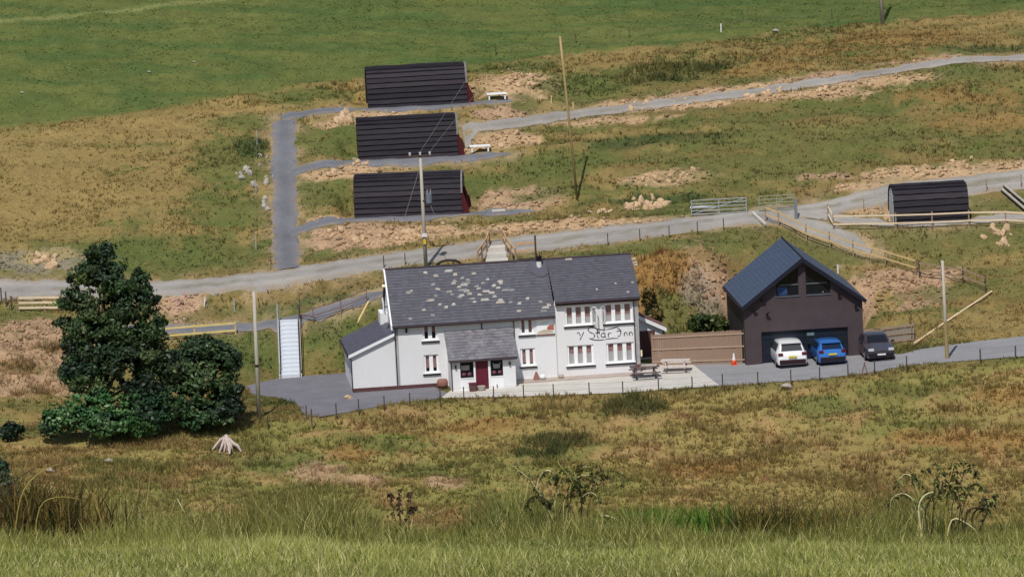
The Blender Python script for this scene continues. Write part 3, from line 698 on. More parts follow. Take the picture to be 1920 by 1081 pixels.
# painted lettering
def stroke(pts, r=.024):
    P_ = [Vector((x, -.152, z)) for x, z in pts]; out = []
    for i in range(len(P_)-1):
        p0 = P_[max(i-1,0)]; p1 = P_[i]; p2 = P_[i+1]; p3 = P_[min(i+2, len(P_)-1)]
        for k in range(5):
            t = k/5; out.append(.5*((2*p1)+(p2-p0)*t+(2*p0-5*p1+4*p2-p3)*t*t+(3*p1-p0-3*p2+p3)*t**3))
    out.append(P_[-1]); n = len(out)
    b = MB()
    rad = [r*(.6+.7*abs(math.sin(i*.45))) for i in range(n)]; b.tube(out, rad, 6); b.v = [(x, -.142+(y+.152)*.25-.006, z) for x, y, z in b.v]
    return b
lt = [ [(11.32,2.80),(11.42,2.86),(11.5,2.74),(11.52,2.62)], [(11.74,2.9),(11.66,2.7),(11.55,2.5),(11.48,2.38)],     # Y
       [(12.42,3.08),(12.18,3.16),(12.03,3.02),(12.1,2.86),(12.32,2.74),(12.42,2.58),(12.26,2.42),(12.06,2.46)],      # S
       [(12.62,2.98),(12.58,2.7),(12.6,2.5),(12.7,2.46)], [(12.46,2.76),(12.76,2.78)],                                   # t
       [(13.06,2.68),(12.9,2.72),(12.82,2.58),(12.9,2.46),(13.04,2.54),(13.08,2.7),(13.06,2.5),(13.14,2.46)],          # a
       [(13.26,2.7),(13.27,2.46)], [(13.27,2.6),(13.36,2.72),(13.46,2.7)],                                              # r
       [(12.2,2.36),(12.8,2.30),(13.4,2.36),(13.9,2.34)],                                                                # flourish
       [(12.42,3.08),(12.9,2.94),(13.5,2.98),(14.0,3.1)],
       [(13.82,2.98),(14.0,2.9),(14.06,2.72),(14.0,2.52),(13.86,2.46)], [(13.78,2.78),(14.1,2.82)],                     # I
       [(14.26,2.68),(14.27,2.46)], [(14.27,2.6),(14.36,2.7),(14.44,2.62),(14.45,2.46)],                                 # n
       [(14.58,2.68),(14.59,2.46)], [(14.59,2.6),(14.68,2.7),(14.76,2.62),(14.78,2.46)] ]                                # n
sg = MB()
for s_ in lt:
    q = stroke(s_); sg.add(q.v, q.f)
sg.build('painted_lettering', M_ink, inn)
# painted picture board under the eaves
pb = MB().box(8.84, 9.92, -.05, -.003, 2.9, 3.84).build('picture_board', M_white, inn)
MB().box(8.80, 9.96, -.06, -.002, 2.80, 2.895).build('board_frame', M_rail, pb)
b = MB(); b.prism([(9.45,3.25),(9.6,3.42),(9.9,3.46),(9.9,3.12),(9.55,3.14)], 'y', -.056, -.051); b.build('painted_roofs', mat('board_red', lin(170,104,88), .9), pb)
b = MB(); b.prism([(8.9,3.05),(9.3,3.2),(9.85,3.08),(9.85,2.94),(8.9,2.94)], 'y', -.0555, -.0512); b.build('painted_hills', mat('board_tan', lin(190,178,160), .9), pb)
b = MB(); b.prism([(9.0,3.5),(9.3,3.62),(9.7,3.7),(9.3,3.56)], 'y', -.0555, -.0512); b.build('painted_clouds', mat('board_grey', lin(170,182,190), .9), pb)
# plinth
MB().box(-2.76, 2.9, -.05, -.004, -.12, .26).build('plinth', M_plinth, inn)
# left lean-to
hi = 3.46; lo_ = 2.34
b = MB(); b.prism([(-2.72,0),(-.025,0),(-.025,hi),(-2.72,lo_)], 'y', 0, 6.2); lean = b.build('lean_to', M_wall, inn)
e0, e1 = (-2.92, -.14, lo_+.0), (-2.92, 6.3, lo_+.0); r0, r1 = (-.03, -.14, hi+.09), (-.03, 6.3, hi+.09)
lr = roof_slab('lean_to_roof', e0, e1, r0, r1, M_slab, inn, .07)
slates('slate_courses', e0, e1, r0, r1, mat('lean_slate', lin(84,84,98), .5, attr=True, var=.1, scale=3), lr, seed=8, lo=.85, hi=1.1)
MB().add([(-2.93,-.19,lo_-.16),(-.03,-.19,hi-.06),(-.03,-.19,hi+.12),(-2.93,-.19,lo_+.03),(-2.93,-.141,lo_-.16),(-.03,-.141,hi-.06),(-.03,-.141,hi+.12),(-2.93,-.141,lo_+.03)],
    [(0,1,2,3),(7,6,5,4),(0,4,5,1),(1,5,6,2),(2,6,7,3),(3,7,4,0)]).build('bargeboard', M_white, inn)
MB().tube([(-2.98,-.1,lo_-.06),(-2.98,6.2,lo_-.1)], .06, 8).build('gutter', M_gutter, inn)
MB().tube([(-2.9,-.04,lo_-.12),(-2.77,-.04,lo_-.3),(-2.77,-.04,.1)], .035, 6).build('downpipe', M_gutter, inn)
MB().box(-2.78,-2.73,2.1,2.35,1.05,1.3).build('vent_cover', M_ins, inn)
# objects on the left gable
b = MB(); b.tube([(-.1,2.0,4.9),(-.45,2.0,4.9)], .03, 6); b.build('dish_arm', M_black, inn)
b = MB(); b.prism([(1.6,4.55),(2.0,4.75),(2.55,5.3),(2.35,5.45),(1.8,5.15)], 'x', -.5, -.42); b.build('sign_panel', mat('panel_grey', lin(196,198,210), .5), inn)
b = MB(); b.prism([(1.55,4.50),(2.03,4.68),(2.68,5.32),(2.38,5.56),(1.72,5.2)], 'x', -.41, -.36); b.build('sign_frame', M_black, inn)
b = MB(); b.tube([(-.4,2.85,6.05),(-.1,2.85,6.05)], [.12,.1], 10); b.build('flood_lamp', mat('lamp_cream', lin(236,224,190), .4), inn)
MB().box(-.5,-.03,4.3,5.9,3.2,4.1).build('rear_annexe', M_wall, inn)
# porch
PY = -2.0; px0, px1 = 3.2, 7.2
ph = [(3.78,4.6,.78,1.8), (4.72,5.52,.0,1.86), (5.66,6.42,.78,1.8)]
pw = skin_obj('porch_wall', wall_skin(px0, px1, -.02, 2.0, ph, .12), M_wall, inn, (0,PY,0))
for x in (px0, px1-.12): MB().prism([(PY+.002,0),(-.003,0),(-.003,3.3),(PY+.002,1.95)], 'x', x, x+.12).build('porch_side', M_wall, inn)
for k, h in ((0, ph[0]), (1, ph[2])):
    f = MB().box(h[0],h[1],PY+.05,PY+.09,h[2],h[2]+.05).box(h[0],h[1],PY+.05,PY+.09,h[3]-.05,h[3]).box(h[0],h[0]+.05,PY+.05,PY+.09,h[2]+.05,h[3]-.05).box(h[1]-.05,h[1],PY+.05,PY+.09,h[2]+.05,h[3]-.05).build('porch_window', M_void, inn)
    MB().box(h[0]+.05,h[1]-.05,PY+.066,PY+.074,h[2]+.05,h[3]-.05).build('pane', M_glass, f)
    MB().box(h[0],h[1],PY+.2,PY+.22,h[2],h[3]).build('dark_backing', M_void, f)
    b = MB()
    if k == 0: b.box(h[0]+.06,h[1]-.24,PY+.15,PY+.16,h[2]+.5,h[3]-.22)
    else: b.prism([(h[0]+.2,h[2]+.5),(h[1]-.18,h[2]+.5),(h[1]-.12,h[3]-.12),(h[1]-.2,h[3]-.25),(h[0]+.22,h[3]-.25),(h[0]+.14,h[3]-.12)], 'y', PY+.15, PY+.16)
    b.build('notice', M_net, f)
    for dx in (.22, .58): 
        c = bmesh.new(); bmesh.ops.create_icosphere(c, subdivisions=2, radius=.17, matrix=Matrix.Translation((h[0]+dx, PY+.3, h[2]+.24))); me = bpy.data.meshes.new('display'); c.to_mesh(me); c.free(); me.materials.append(M_fruit); link('display', me, f)
    MB().box(h[0]-.03,h[1]+.03,PY-.03,PY+.02,.0,h[2]-.003).build('white_panel', M_white, inn)
    MB().box(h[0]-.03,h[1]+.03,PY-.06,PY+.02,h[2],h[2]+.045).build('sill', M_white, f)
for x in (4.66, 5.56): MB().box(x-.055,x+.055,PY-.035,PY+.02,0,1.86).build('door_frame', M_white, inn)
dr = MB().box(4.72,5.52,PY+.05,PY+.1,.02,1.86).build('door', M_red, inn)
for i in range(4): MB().box(4.76+i*.185,4.92+i*.185,PY+.035,PY+.05,.08,1.8).build('door_board', M_red, dr)
MB().box(5.42,5.45,PY+.01,PY+.05,.85,.98).build('handle', M_black, dr)
MB().box(4.5,5.75,PY-.7,PY,-.02,.06).build('door_step', M_conc, inn)
pe0, pe1, pr0, pr1 = (px0-.14, PY-.22, 1.98), (px1+.14, PY-.22, 1.98), (px0-.14, -.005, 3.46), (px1+.14, -.005, 3.46)
pr = roof_slab('porch_roof', pe0, pe1, pr0, pr1, M_slab, inn, .08)
slates('slate_courses', pe0, pe1, pr0, pr1, M_lslate, pr, sw=.3, sh=.26, seed=12, lo=.8, hi=1.15)
MB().tube([(px0-.1,PY-.26,1.92),(px1+.1,PY-.26,1.9)], .06, 8).build('gutter', M_gutter, inn)
MB().tube([(px0+.03,PY-.2,1.88),(px0+.03,PY-.06,1.7),(px0+.03,PY-.06,.03)], .033, 6).build('downpipe', M_gutter, inn)
for x in (3.5, 6.85): 
    MB().box(x-.05,x+.05,PY-.12,PY-.003,1.45,1.66).build('wall_lamp', M_black, inn)
MB().box(.68,.8,-.12,-.003,3.55,3.8).build('wall_lamp', M_black, inn)
MB().box(5.98,6.03,PY-.06,PY-.031,.08,.3).build('boot_scraper', M_black, inn)
# ridge flue with lead flashing
b = MB(); b.tube([(9.5,2.95,6.55),(9.5,2.95,7.02)], .17, 10); fl = b.build('flue', M_ins, inn)
MB().tube([(9.5,2.95,7.02),(9.5,2.95,7.12)], [.2,.2], 10).build('flue_band', M_black, fl)
b = MB(); b.tube([(9.5,2.95,7.12),(9.5,2.95,7.3)], [.14,.2], 8)
for i in range(5): b.tube([(9.5+.12*math.cos(i*1.26),2.95+.12*math.sin(i*1.26),7.3),(9.5+.2*math.cos(i*1.26),2.95+.2*math.sin(i*1.26),7.62)], .015, 5)
b.build('flue_cowl', M_black, fl)
e0v, e1v, r0v = Vector(eL0), Vector(eL1), Vector(rL0)
def on_roof(x, t, lift=.05):
    y = eL0[1] + (rL0[1]-eL0[1])*t; z = eL0[2] + (rL0[2]-eL0[2])*t; return (x, y-lift*.6, z+lift*.8)
b = MB(); pts = [on_roof(x, t, .06) for x, t in [(8.7,.9),(8.9,.78),(9.3,.7),(9.6,.69),(10.0,.74),(9.95,.9),(9.6,.96),(9.1,.96)]]; b.add(pts, [tuple(range(8))]); b.build('lead_flashing', mat('lead', lin(82,80,92), .6), fl)
# terrace step, right annexe
MB().box(7.35,XE+.05,-1.15,-.145,-.02,.17).build('terrace_step', mat('step_stone', lin(172,158,150), .9), inn)
MB().box(7.35,XM,-.144,-.003,-.02,.165).build('terrace_back', M_conc, inn)
b = MB(); b.prism([(15.21,0),(17.3,0),(17.3,2.0),(15.21,3.1)], 'y', 4.4, 6.6); an = b.build('right_annexe', M_wall, inn)
roof_slab('annexe_roof', (17.5,4.2,2.02),(17.5,6.7,2.02),(15.21,4.2,3.2),(15.21,6.7,3.2), M_rail, inn, .06)
MB().add([(17.52,4.14,1.8),(15.21,4.14,2.98),(15.21,4.14,3.22),(17.52,4.14,2.04),(17.52,4.19,1.8),(15.21,4.19,2.98),(15.21,4.19,3.22),(17.52,4.19,2.04)],
    [(0,1,2,3),(7,6,5,4),(0,4,5,1),(1,5,6,2),(2,6,7,3),(3,7,4,0)]).build('bargeboard', M_white, inn)
MB().box(15.3,16.8,4.38,4.396,.2,1.9).build('annexe_shutter', M_plinth, inn)
MB().tube([(15.3,-.1,1.1),(15.3,-.1,1.5)], .06, 6).build('lamp', mat('lamp_cream', lin(236,224,190), .4), inn)

# ------------------------------------------------------------------ garage
gar = empty('garage', (14.32, 1.4, .22), math.radians(5), 'brown gabled garage with blue grey slate roof and wide dark doors', 'garage')
GW = 7.42; GL = 8.0; GE = 3.72; GA = 6.45
gb = MB(); sl_ = (GA-GE)/(GW/2)
def gz(x): return GE + sl_*(GW/2 - abs(x-GW/2))
doorh = (1.02, 6.45, 0, 2.05)
# front wall panels round the door and the gable windows
WZ0 = 4.22; wlft = [(2.05,WZ0),(3.46,WZ0),(3.46,gz(3.46)-.24),(2.35,5.3),(2.05,5.02)]; wrgt = [(3.92,WZ0),(5.45,WZ0),(5.45,5.0),(5.1,5.3),(3.92,gz(3.92)-.24)]
def face(poly, y0=0, y1=.3): gb.prism(poly, 'y', y0, y1)
face([(0,0),(1.02,0),(1.02,2.05),(0,2.05)]); face([(6.45,0),(GW,0),(GW,2.05),(6.45,2.05)])
face([(0,2.05),(GW,2.05),(GW,GE),(0,GE)])
face([(0,GE),(GW,GE),(GW-(WZ0-GE)/sl_,WZ0),((WZ0-GE)/sl_,WZ0)])
face([((WZ0-GE)/sl_,WZ0),(2.05,WZ0),(2.05,5.02),(2.05,gz(2.05)-.02)])
face([(2.05,5.02),(2.35,5.3),(3.46,gz(3.46)-.24),(3.46,gz(3.46)-.02),(2.05,gz(2.05)-.02)])
face([(3.46,WZ0),(3.92,WZ0),(3.92,gz(3.92)-.02),(GW/2,GA-.02),(3.46,gz(3.46)-.02)])
face([(3.92,gz(3.92)-.24),(5.1,5.3),(5.45,5.0),(5.45,gz(5.45)-.02),(3.92,gz(3.92)-.02)])
face([(5.45,WZ0),(GW-(WZ0-GE)/sl_,WZ0),(5.45,gz(5.45)-.02)])
gb.build('front_wall', M_brick, gar)
MB().box(0,.28,.302,GL,0,GE-.02).build('left_wall', M_dark, gar); MB().box(GW-.28,GW,.302,GL,0,GE-.02).build('right_wall', M_dark, gar)  # side walls darker than the front wall
MB().prism([(0.29,0),(GW-.29,0),(GW-.29,GE-.04),(GW/2,GA-.3),(.29,GE-.04)], 'y', GL-.3, GL-.01).build('rear_wall', M_brick, gar)
MB().box(.3,GW-.3,.31,GL-.31,2.4,2.55).build('upper_floor', M_void, gar)
MB().prism([(.3,2.56),(GW-.3,2.56),(GW-.3,GE-.2),(GW/2,GA-.3),(.3,GE-.2)], 'y', 2.8, 2.85).build('room_partition', M_void, gar)
for nm, poly in (('gable_window', wlft), ('gable_window', wrgt)):
    b = MB(); n = len(poly); c = [sum(p[0] for p in poly)/n, sum(p[1] for p in poly)/n]; inn_ = [(c[0]+(p[0]-c[0])*.92, c[1]+(p[1]-c[1])*.9) for p in poly]
    vs_ = [(p[0],y,p[1]) for y in (.1,.16) for p in poly] + [(p[0],y,p[1]) for y in (.1,.16) for p in inn_]; fs = []
    for i in range(n):
        j = (i+1) % n; fs += [(i,j,2*n+j,2*n+i),(n+i,3*n+i,3*n+j,n+j),(2*n+i,2*n+j,3*n+j,3*n+i)]
    b.add(vs_, fs); f = b.build(nm, M_fascia, gar)
    MB().prism(inn_, 'y', .125, .135).build('pane', M_dglass, f)
    x0 = min(p[0] for p in poly); x1 = max(p[0] for p in poly)
    MB().box(x0+.2 if x0 < 3 else x0,x1 if x0 < 3 else x1-.2,.08,.15,4.86,4.93).build('transom', mat('window_bar', lin(96,98,106), .5), f)
    MB().box(x0-.02,x1+.02,-.05,.12,WZ0-.06,WZ0-.002).build('sill', mat('sill_grey', lin(92,94,104), .6), f)
MB().box(2.12,2.75,.09,.12,4.28,4.78).build('blue_notice', mat('notice_blue', lin(46,72,118), .5, var=.3, scale=5), gar)
MB().tube([(5.0,.2,4.3),(5.0,.2,4.42)], [.09,.05], 8).build('white_bowl', M_ins, gar)
# doors: two sectional doors with panels
for x0, x1 in ((1.02,3.70),(3.76,6.45)):
    d = MB().box(x0,x1,.2,.26,0.01,2.05).build('garage_door', M_door, gar)
    for k in range(4): MB().box(x0+.03,x1-.03,.175,.2,.03+k*.505,.03+k*.505+.48).build('door_panel', M_door if k else M_fascia, d)
MB().box(3.70,3.76,.15,.28,0,2.05).build('door_post', M_fascia, gar)
MB().box(3.9,4.35,.165,.174,1.62,1.82).build('door_notice', mat('notice_green', lin(110,130,130), .4), gar)
# roof
go = .36; ge_ = .16
re0, re1, rr0, rr1 = (-ge_, -go, GE-ge_*sl_+.14), (-ge_, GL+.2, GE-ge_*sl_+.14), (GW/2, -go, GA+.14), (GW/2, GL+.2, GA+.14)
ra = roof_slab('left_roof', re0, re1, rr0, rr1, M_slab, gar, .12)
slates('slate_courses', re0, re1, rr0, rr1, M_gslate, ra, sw=.3, sh=.26, seed=21, lo=.94, hi=1.06)
qe0, qe1 = (GW+ge_, -go, GE-ge_*sl_+.14), (GW+ge_, GL+.2, GE-ge_*sl_+.14)
rb = roof_slab('right_roof', qe0, qe1, (GW/2+.002,-go,GA+.138), (GW/2+.002,GL+.2,GA+.138), M_slab, gar, .12)
slates('slate_courses', qe0, qe1, (GW/2+.002,-go,GA+.138), (GW/2+.002,GL+.2,GA+.138), M_gslate, rb, sw=.3, sh=.26, seed=22, lo=.94, hi=1.06)
for a, c in ((re0, rr0), (qe0, rr0)):
    MB().add([(a[0],-go-.06,a[2]-.24),(c[0],-go-.06,c[2]-.26),(c[0],-go-.06,c[2]+.05),(a[0],-go-.06,a[2]+.04),(a[0],-go-.005,a[2]-.24),(c[0],-go-.005,c[2]-.26),(c[0],-go-.005,c[2]+.05),(a[0],-go-.005,a[2]+.04)],
      [(0,1,2,3),(7,6,5,4),(0,4,5,1),(1,5,6,2),(2,6,7,3),(3,7,4,0)]).build('bargeboard', M_fascia, gar)
MB().tube([(-ge_-.04,-.2,re0[2]-.08),(-ge_-.04,GL,re0[2]-.1)], .07, 8).build('gutter', M_black, gar)
MB().tube([(GW+ge_+.04,-.2,re0[2]-.08),(GW+ge_+.04,GL,re0[2]-.1)], .07, 8).build('gutter', M_black, gar)
MB().tube([(GW/2,-go,GA+.17),(GW/2,GL+.2,GA+.17)], .06, 6).build('ridge_tiles', M_fascia, gar)
for x, z in ((1.15,4.0),(.62,3.42),(1.42,3.1),(5.95,4.1),(6.98,3.3)):
    b = MB(); b.box(x-.06,x+.06,-.16,-.002,z-.1,z+.1); b.beam((x-.02,-.17,z+.1),(x+.1,-.3,z+.22),.1,.06); b.build('flood_lamp', M_black, gar)
MB().tube([(6.2,1.5,5.2),(6.2,1.5,5.75)], .05, 8).build('vent_pipe', M_ins, gar)

# ------------------------------------------------------------------ camping pods
POD_LABEL = ['dark camping pod on the lowest terrace, behind the pole with crossarm', 'dark camping pod on the middle terrace, between two other pods',
             'dark camping pod on the highest terrace below the green field', 'small dark camping pod behind timber rails on the right track']
PODM = [M_pod, mat('pod_shingle_worn', lin(50,45,52), .75, var=.25, scale=1.3, var2=.2, scale2=8, stretch=(.5,2,2), bump=.4, bscale=9), mat('pod_shingle_dark', lin(35,32,40), .75, var=.25, scale=1.3, var2=.2, scale2=8, stretch=(.5,2,2), bump=.4, bscale=9)]
for pi, (P0, ang, L) in enumerate(PODS):
    t = empty('camping_pod', P0, ang, POD_LABEL[pi], 'camping pod', 'camping pods on the hillside')
    small = pi == 3
    Wd, Hh = (2.5, 2.4) if small else (2.75, 2.62)
    n = 8 if small else 10
    # arch profile from front foot over the top to the back foot
    prof = []
    for k in range(n*2+1):
        a = math.pi*(1 - k/(n*2)); y = Wd/2 + math.copysign(abs(math.cos(a))**.62, math.cos(a))*Wd/2*-1*-1
        prof.append((Wd/2 + math.copysign(abs(math.cos(a))**.66, math.cos(a))*Wd/2, Hh*abs(math.sin(a))**.62))
    prof = [(Wd-p[0] if False else p[0], p[1]) for p in prof]
    # front (small y) first
    prof.sort(key=lambda p: 0) 
    if prof[0][0] > prof[-1][0]: prof = prof[::-1]
    pa_ = np.array([(p[0], p[1]) for p in prof]); 
    tt_ = np.linspace(math.pi, 0, 200); pa_ = np.column_stack([Wd/2 + np.sign(np.cos(tt_))*np.abs(np.cos(tt_))**.66*Wd/2, Hh*np.abs(np.sin(tt_))**.62])
    sl2_ = np.r_[0, np.cumsum(np.linalg.norm(np.diff(pa_, axis=0), axis=1))]; qq = np.linspace(0, sl2_[-1], 2*n+1)
    prof = [(float(np.interp(q, sl2_, pa_[:,0])), float(np.interp(q, sl2_, pa_[:,1]))) for q in qq]
    ov_t, ov_b = (.0, .0) if small else (-.12, .0)
    body = MB(); body.prism([(p[0]*.97+.04, p[1]*.97+.0) for p in prof], 'x', .22, L-.62); body.build('pod_body', M_dark, t)
    for k in range(len(prof)-1):
        a = Vector((0, *prof[k])); c = Vector((0, *prof[k+1])); mid = (a+c)/2; out = Vector((0, mid.y-Wd/2, mid.z-.6)).normalized()
        front = k < len(prof)/2
        lo, hi_ = (a, c) if a.z <= c.z else (c, a)
        d = (hi_-lo).normalized()
        p0 = lo - d*.05 + out*.11; p1 = hi_ + out*.018; q0 = lo - d*.05 + out*.02; q1 = hi_ - out*.02
        z_ = lambda v: ov_b + (ov_t-ov_b)*min(1, max(0, v.z/Hh))
        b = MB(); NS = 9; vs_ = []; fs = []
        for e_ in range(NS+1):
            f_ = e_/NS; jz = random.uniform(-.016,.016); jo = random.uniform(-.012,.016)
            for vi, v in enumerate((p0, p1, q1, q0)):
                v2 = v + (out*jo + Vector((0,0,jz)) if vi in (0,3) else Vector((0,0,0)))
                x = -.04 + (L + z_(v) + .04)*f_; vs_.append((x, v2.y, max(.0, v2.z)))
        for e_ in range(NS):
            for q in range(4): fs.append((e_*4+q, e_*4+(q+1) % 4, (e_+1)*4+(q+1) % 4, (e_+1)*4+q))
        fs += [(3,2,1,0), tuple(NS*4+q for q in range(4))]
        b.add(vs_, fs); b.build('shingle_course', PODM[random.randrange(3)], t)
    MB().box(-.05, L-.1, -.06, .02, -.12, .07).build('sole_plate', M_podred if small else M_pod, t)
    fl_ = MB().box(-.4 if not small else -.1, L+.5 if not small else L+.05, -.12, Wd+.1, -.16, -.03).build('base_slab', M_conc, t)
    if small:
        e = MB(); e.prism([(p[0]*.95+.06, p[1]*.95) for p in prof], 'x', .02, .1); en = e.build('end_wall', M_podend, t)
        MB().box(-.005, .018, .55, 1.3, .05, 1.9).build('door', M_podend, t)
        MB().box(-.02, .018, .2, .5, 1.5, 2.0).build('window', M_ins, t)
    else:
        e = MB(); e.prism([(p[0]*.95+.06, p[1]*.95) for p in prof], 'x', L-.5, L-.42); e.build('end_wall', M_podred, t)
        MB().box(L-.42, L-.395, .75, 1.55, .05, 1.95).build('door', M_podred, t)
        MB().box(L-.42, L-.39, 1.75, 2.3, .9, 1.6).build('window', M_glass, t)
        e = MB(); e.prism([(p[0]*.95+.06, p[1]*.95) for p in prof], 'x', .06, .12); e.build('back_wall', M_dark, t)
        MB().box(-.03, .05, .1, .3, .05, .3).build('junction_box', M_ins, t)
        # red side cheek of the porch
        for y0 in (.03, Wd-.09):
            MB().prism([(L-.4,.0),(L+.46,.0),(L+.30,.7),(L+.05,1.5),(L-.4,1.6)], 'y', y0, y0+.06).build('porch_cheek', M_podred, t)
        tr = MB(); pp = [(Wd/2+(q[0]-Wd/2)*1.03, q[1]*1.02) for q in prof if q[1] > Hh*.45]
        for k in range(len(pp)-1): tr.beam((L-.02, pp[k][0], pp[k][1]), (L-.02, pp[k+1][0], pp[k+1][1]), .12, .12, (1,0,0))
        tr.build('end_trim', mat('pod_trim', lin(120,116,118), .7, var=.2), t)

# white tables beside the pods
for (px, py), lab in (((932,186),'white low picnic bench beside the highest camping pod'), ((900,284),'white low picnic bench beside the middle camping pod')):
    p = G(px, py); t = empty('white_bench', p, .05, lab, 'bench', 'white benches by the pods')
    MB().box(-.7,.7,-.35,.35,.36,.42).build('table_top', M_white, t)
    MB().box(-.6,-.5,-.3,.3,0,.36).build('leg', M_white, t); MB().box(.5,.6,-.3,.3,0,.36).build('leg', M_white, t)
p = G(935,396); t = tag(MB().box(-.45,.45,-.25,.25,0,.12).build('pale_slab', M_conc, None, bevel=.02), 'pale concrete slab on the path by the lowest pod', 'slab'); t.location = p

# ------------------------------------------------------------------ cars
def car(name, loc, rz, paint, label, trim, kind):
    t = empty(name, loc, rz, label, 'car', 'cars parked by the garage')
    # local: rear at y=0 (towards the viewer), nose at y=L
    L, W, H, belt, lowz = kind
    hw = W/2
    # stations: y, bottom half width, belt half width, belt z, roof half width, roof z
    st = [(0.0,.86,.86,.62,.80,.66),(.07,.95,.94,.78,.86,.86),(.16,.98,.97,belt-.02,.82,belt+.02),(.22,.99,.985,belt,.80,belt+.06),(.62,1.0,1.0,belt,.70,H-.06),(.9,1.0,1.0,belt,.70,H),(1.7,1.0,1.0,belt-.01,.71,H),(2.4,1.0,1.0,belt-.03,.70,H-.05),(3.15,1.0,.99,belt-.06,.80,belt+.02),(3.6,.99,.96,belt-.12,.80,belt-.06),(L-.25,.94,.9,belt-.24,.74,belt-.2),(L-.05,.84,.78,.62,.62,.66)]
    ring = []
    for y, wb, wbelt, zb, wr_, zr in st:
        ring.append([(-hw*wb*.94,y,lowz),(-hw*wb,y,lowz+.18),(-hw*wbelt,y,(zb+lowz)/2+.12),(-hw*wbelt*.985,y,zb),(-hw*wr_,y,zr-.02),(-hw*wr_*.55,y,zr+.025),(0,y,zr+.035),
                     (hw*wr_*.55,y,zr+.025),(hw*wr_,y,zr-.02),(hw*wbelt*.985,y,zb),(hw*wbelt,y,(zb+lowz)/2+.12),(hw*wb,y,lowz+.18),(hw*wb*.94,y,lowz)])
    b = MB(); n = 13; vs_ = [v for r_ in ring for v in r_]; fs = []
    for i in range(len(ring)-1):
        for k in range(n-1): fs.append((i*n+k, i*n+k+1, (i+1)*n+k+1, (i+1)*n+k))
        fs.append((i*n+n-1, i*n, (i+1)*n, (i+1)*n+n-1))
    fs.append(tuple(range(n))); fs.append(tuple((len(ring)-1)*n+k for k in range(n-1,-1,-1)))
    b.add(vs_, fs); body = b.build('body', paint, t, smooth=True)
    md = body.modifiers.new('es', 'EDGE_SPLIT'); md.split_angle = math.radians(32)
    up = .012
    def quad(nm, pts, m, par=body): return MB().add([Vector(p) for p in pts], [tuple(range(len(pts)))]).build(nm, m, par)
    yb, yt = .235, .60
    quad('rear_window', [(-hw*.70,yb-.0,belt+.10),(hw*.70,yb,belt+.10),(hw*.60,yt-.02,H-.085+.012),(-hw*.60,yt-.02,H-.085+.012)], M_dglass).location = (0,-.03,.02)
    quad('windscreen', [(-hw*.74,3.08,belt+.08),(hw*.74,3.08,belt+.08),(hw*.62,2.5,H-.07),(-hw*.62,2.5,H-.07)], M_dglass).location = (0,.035,.03)
    for s in (-1,1):
        quad('side_window', [(s*hw*.965,.62,belt+.04),(s*hw*.95,2.75,belt+.03),(s*hw*.745,2.35,H-.13),(s*hw*.745,.8,H-.12)], M_dglass).location = (s*.035,0,.02)
        MB().box(s*hw*.62 if s > 0 else -hw*.93, hw*.93 if s > 0 else -hw*.62, -.005, .16, .80, .95).build('tail_lamp', M_lampr, body)
        MB().box(s*hw*.5 if s > 0 else -hw*.86, hw*.86 if s > 0 else -hw*.5, L-.22, L-.06, .66, .80).build('head_lamp', M_lampw, body)
        MB().tube([(s*hw*.96,2.75,belt+.03),(s*(hw+.16),2.72,belt+.10)], [.06,.085], 8).build('mirror', paint if kind[2] > 1.5 else M_black, body)
        for yy in (.78, L-.82):
            w_ = MB(); w_.tube([(s*(hw-.2),yy,.32),(s*(hw-.005),yy,.32)], .32, 18); wo = w_.build('wheel', M_tyre, t)
            MB().tube([(s*(hw-.01),yy,.32),(s*(hw+.008),yy,.32)], .21, 14).build('rim', M_rim, wo)
    MB().box(-hw*.86,hw*.86,-.05,.12,lowz+.02,.54).build('bumper', trim, t, bevel=.04)
    MB().box(-hw*.84,hw*.84,L-.12,L+.02,lowz+.02,.55).build('front_bumper', trim, t, bevel=.04)
    MB().box(-.26,.26,-.03,-.012,.66,.77).build('number_plate', M_plate, t).location = (0,-.04,0)
    MB().box(-.26,.26,L+.012,L+.03,.40,.50).build('number_plate', M_platew, t)
    MB().box(-hw*.66,hw*.66,.42,.66,H-.055,H-.012).build('spoiler', paint, t, bevel=.01)
    return t
P_white = mat('paint_white', (.80,.81,.83), .25, var=.02, spec=.5, coat=.6)
P_blue = mat('paint_blue', lin(52,112,190), .22, var=.03, spec=.5, coat=.8)
P_grey = mat('paint_grey', lin(70,66,74), .2, var=.03, spec=.5, coat=1.0)
c1 = PZ(1487,690); c2 = PZ(1562,685); c3 = PZ(1653,677)
up_ = Vector((0,0,.016))
rzc = math.radians(6)
car('hatchback_car', Vector(c1)+up_, rzc, P_white, 'white car with yellow rear plate parked at the garage door', M_trim, (4.2,1.9,1.52,.93,.22))
car('hatchback_car', Vector(c2)+up_, rzc, P_blue, 'bright blue car between the white car and the dark car', M_black, (4.0,1.8,1.38,.88,.2))
rear = Vector(c3)+up_
nose = rear + Vector((-math.sin(rzc)*4.2, math.cos(rzc)*4.2, 0))
car('hatchback_car', nose, rzc+math.pi, P_grey, 'dark grey car parked right of the garage', M_black, (4.3,1.84,1.42,.9,.2))

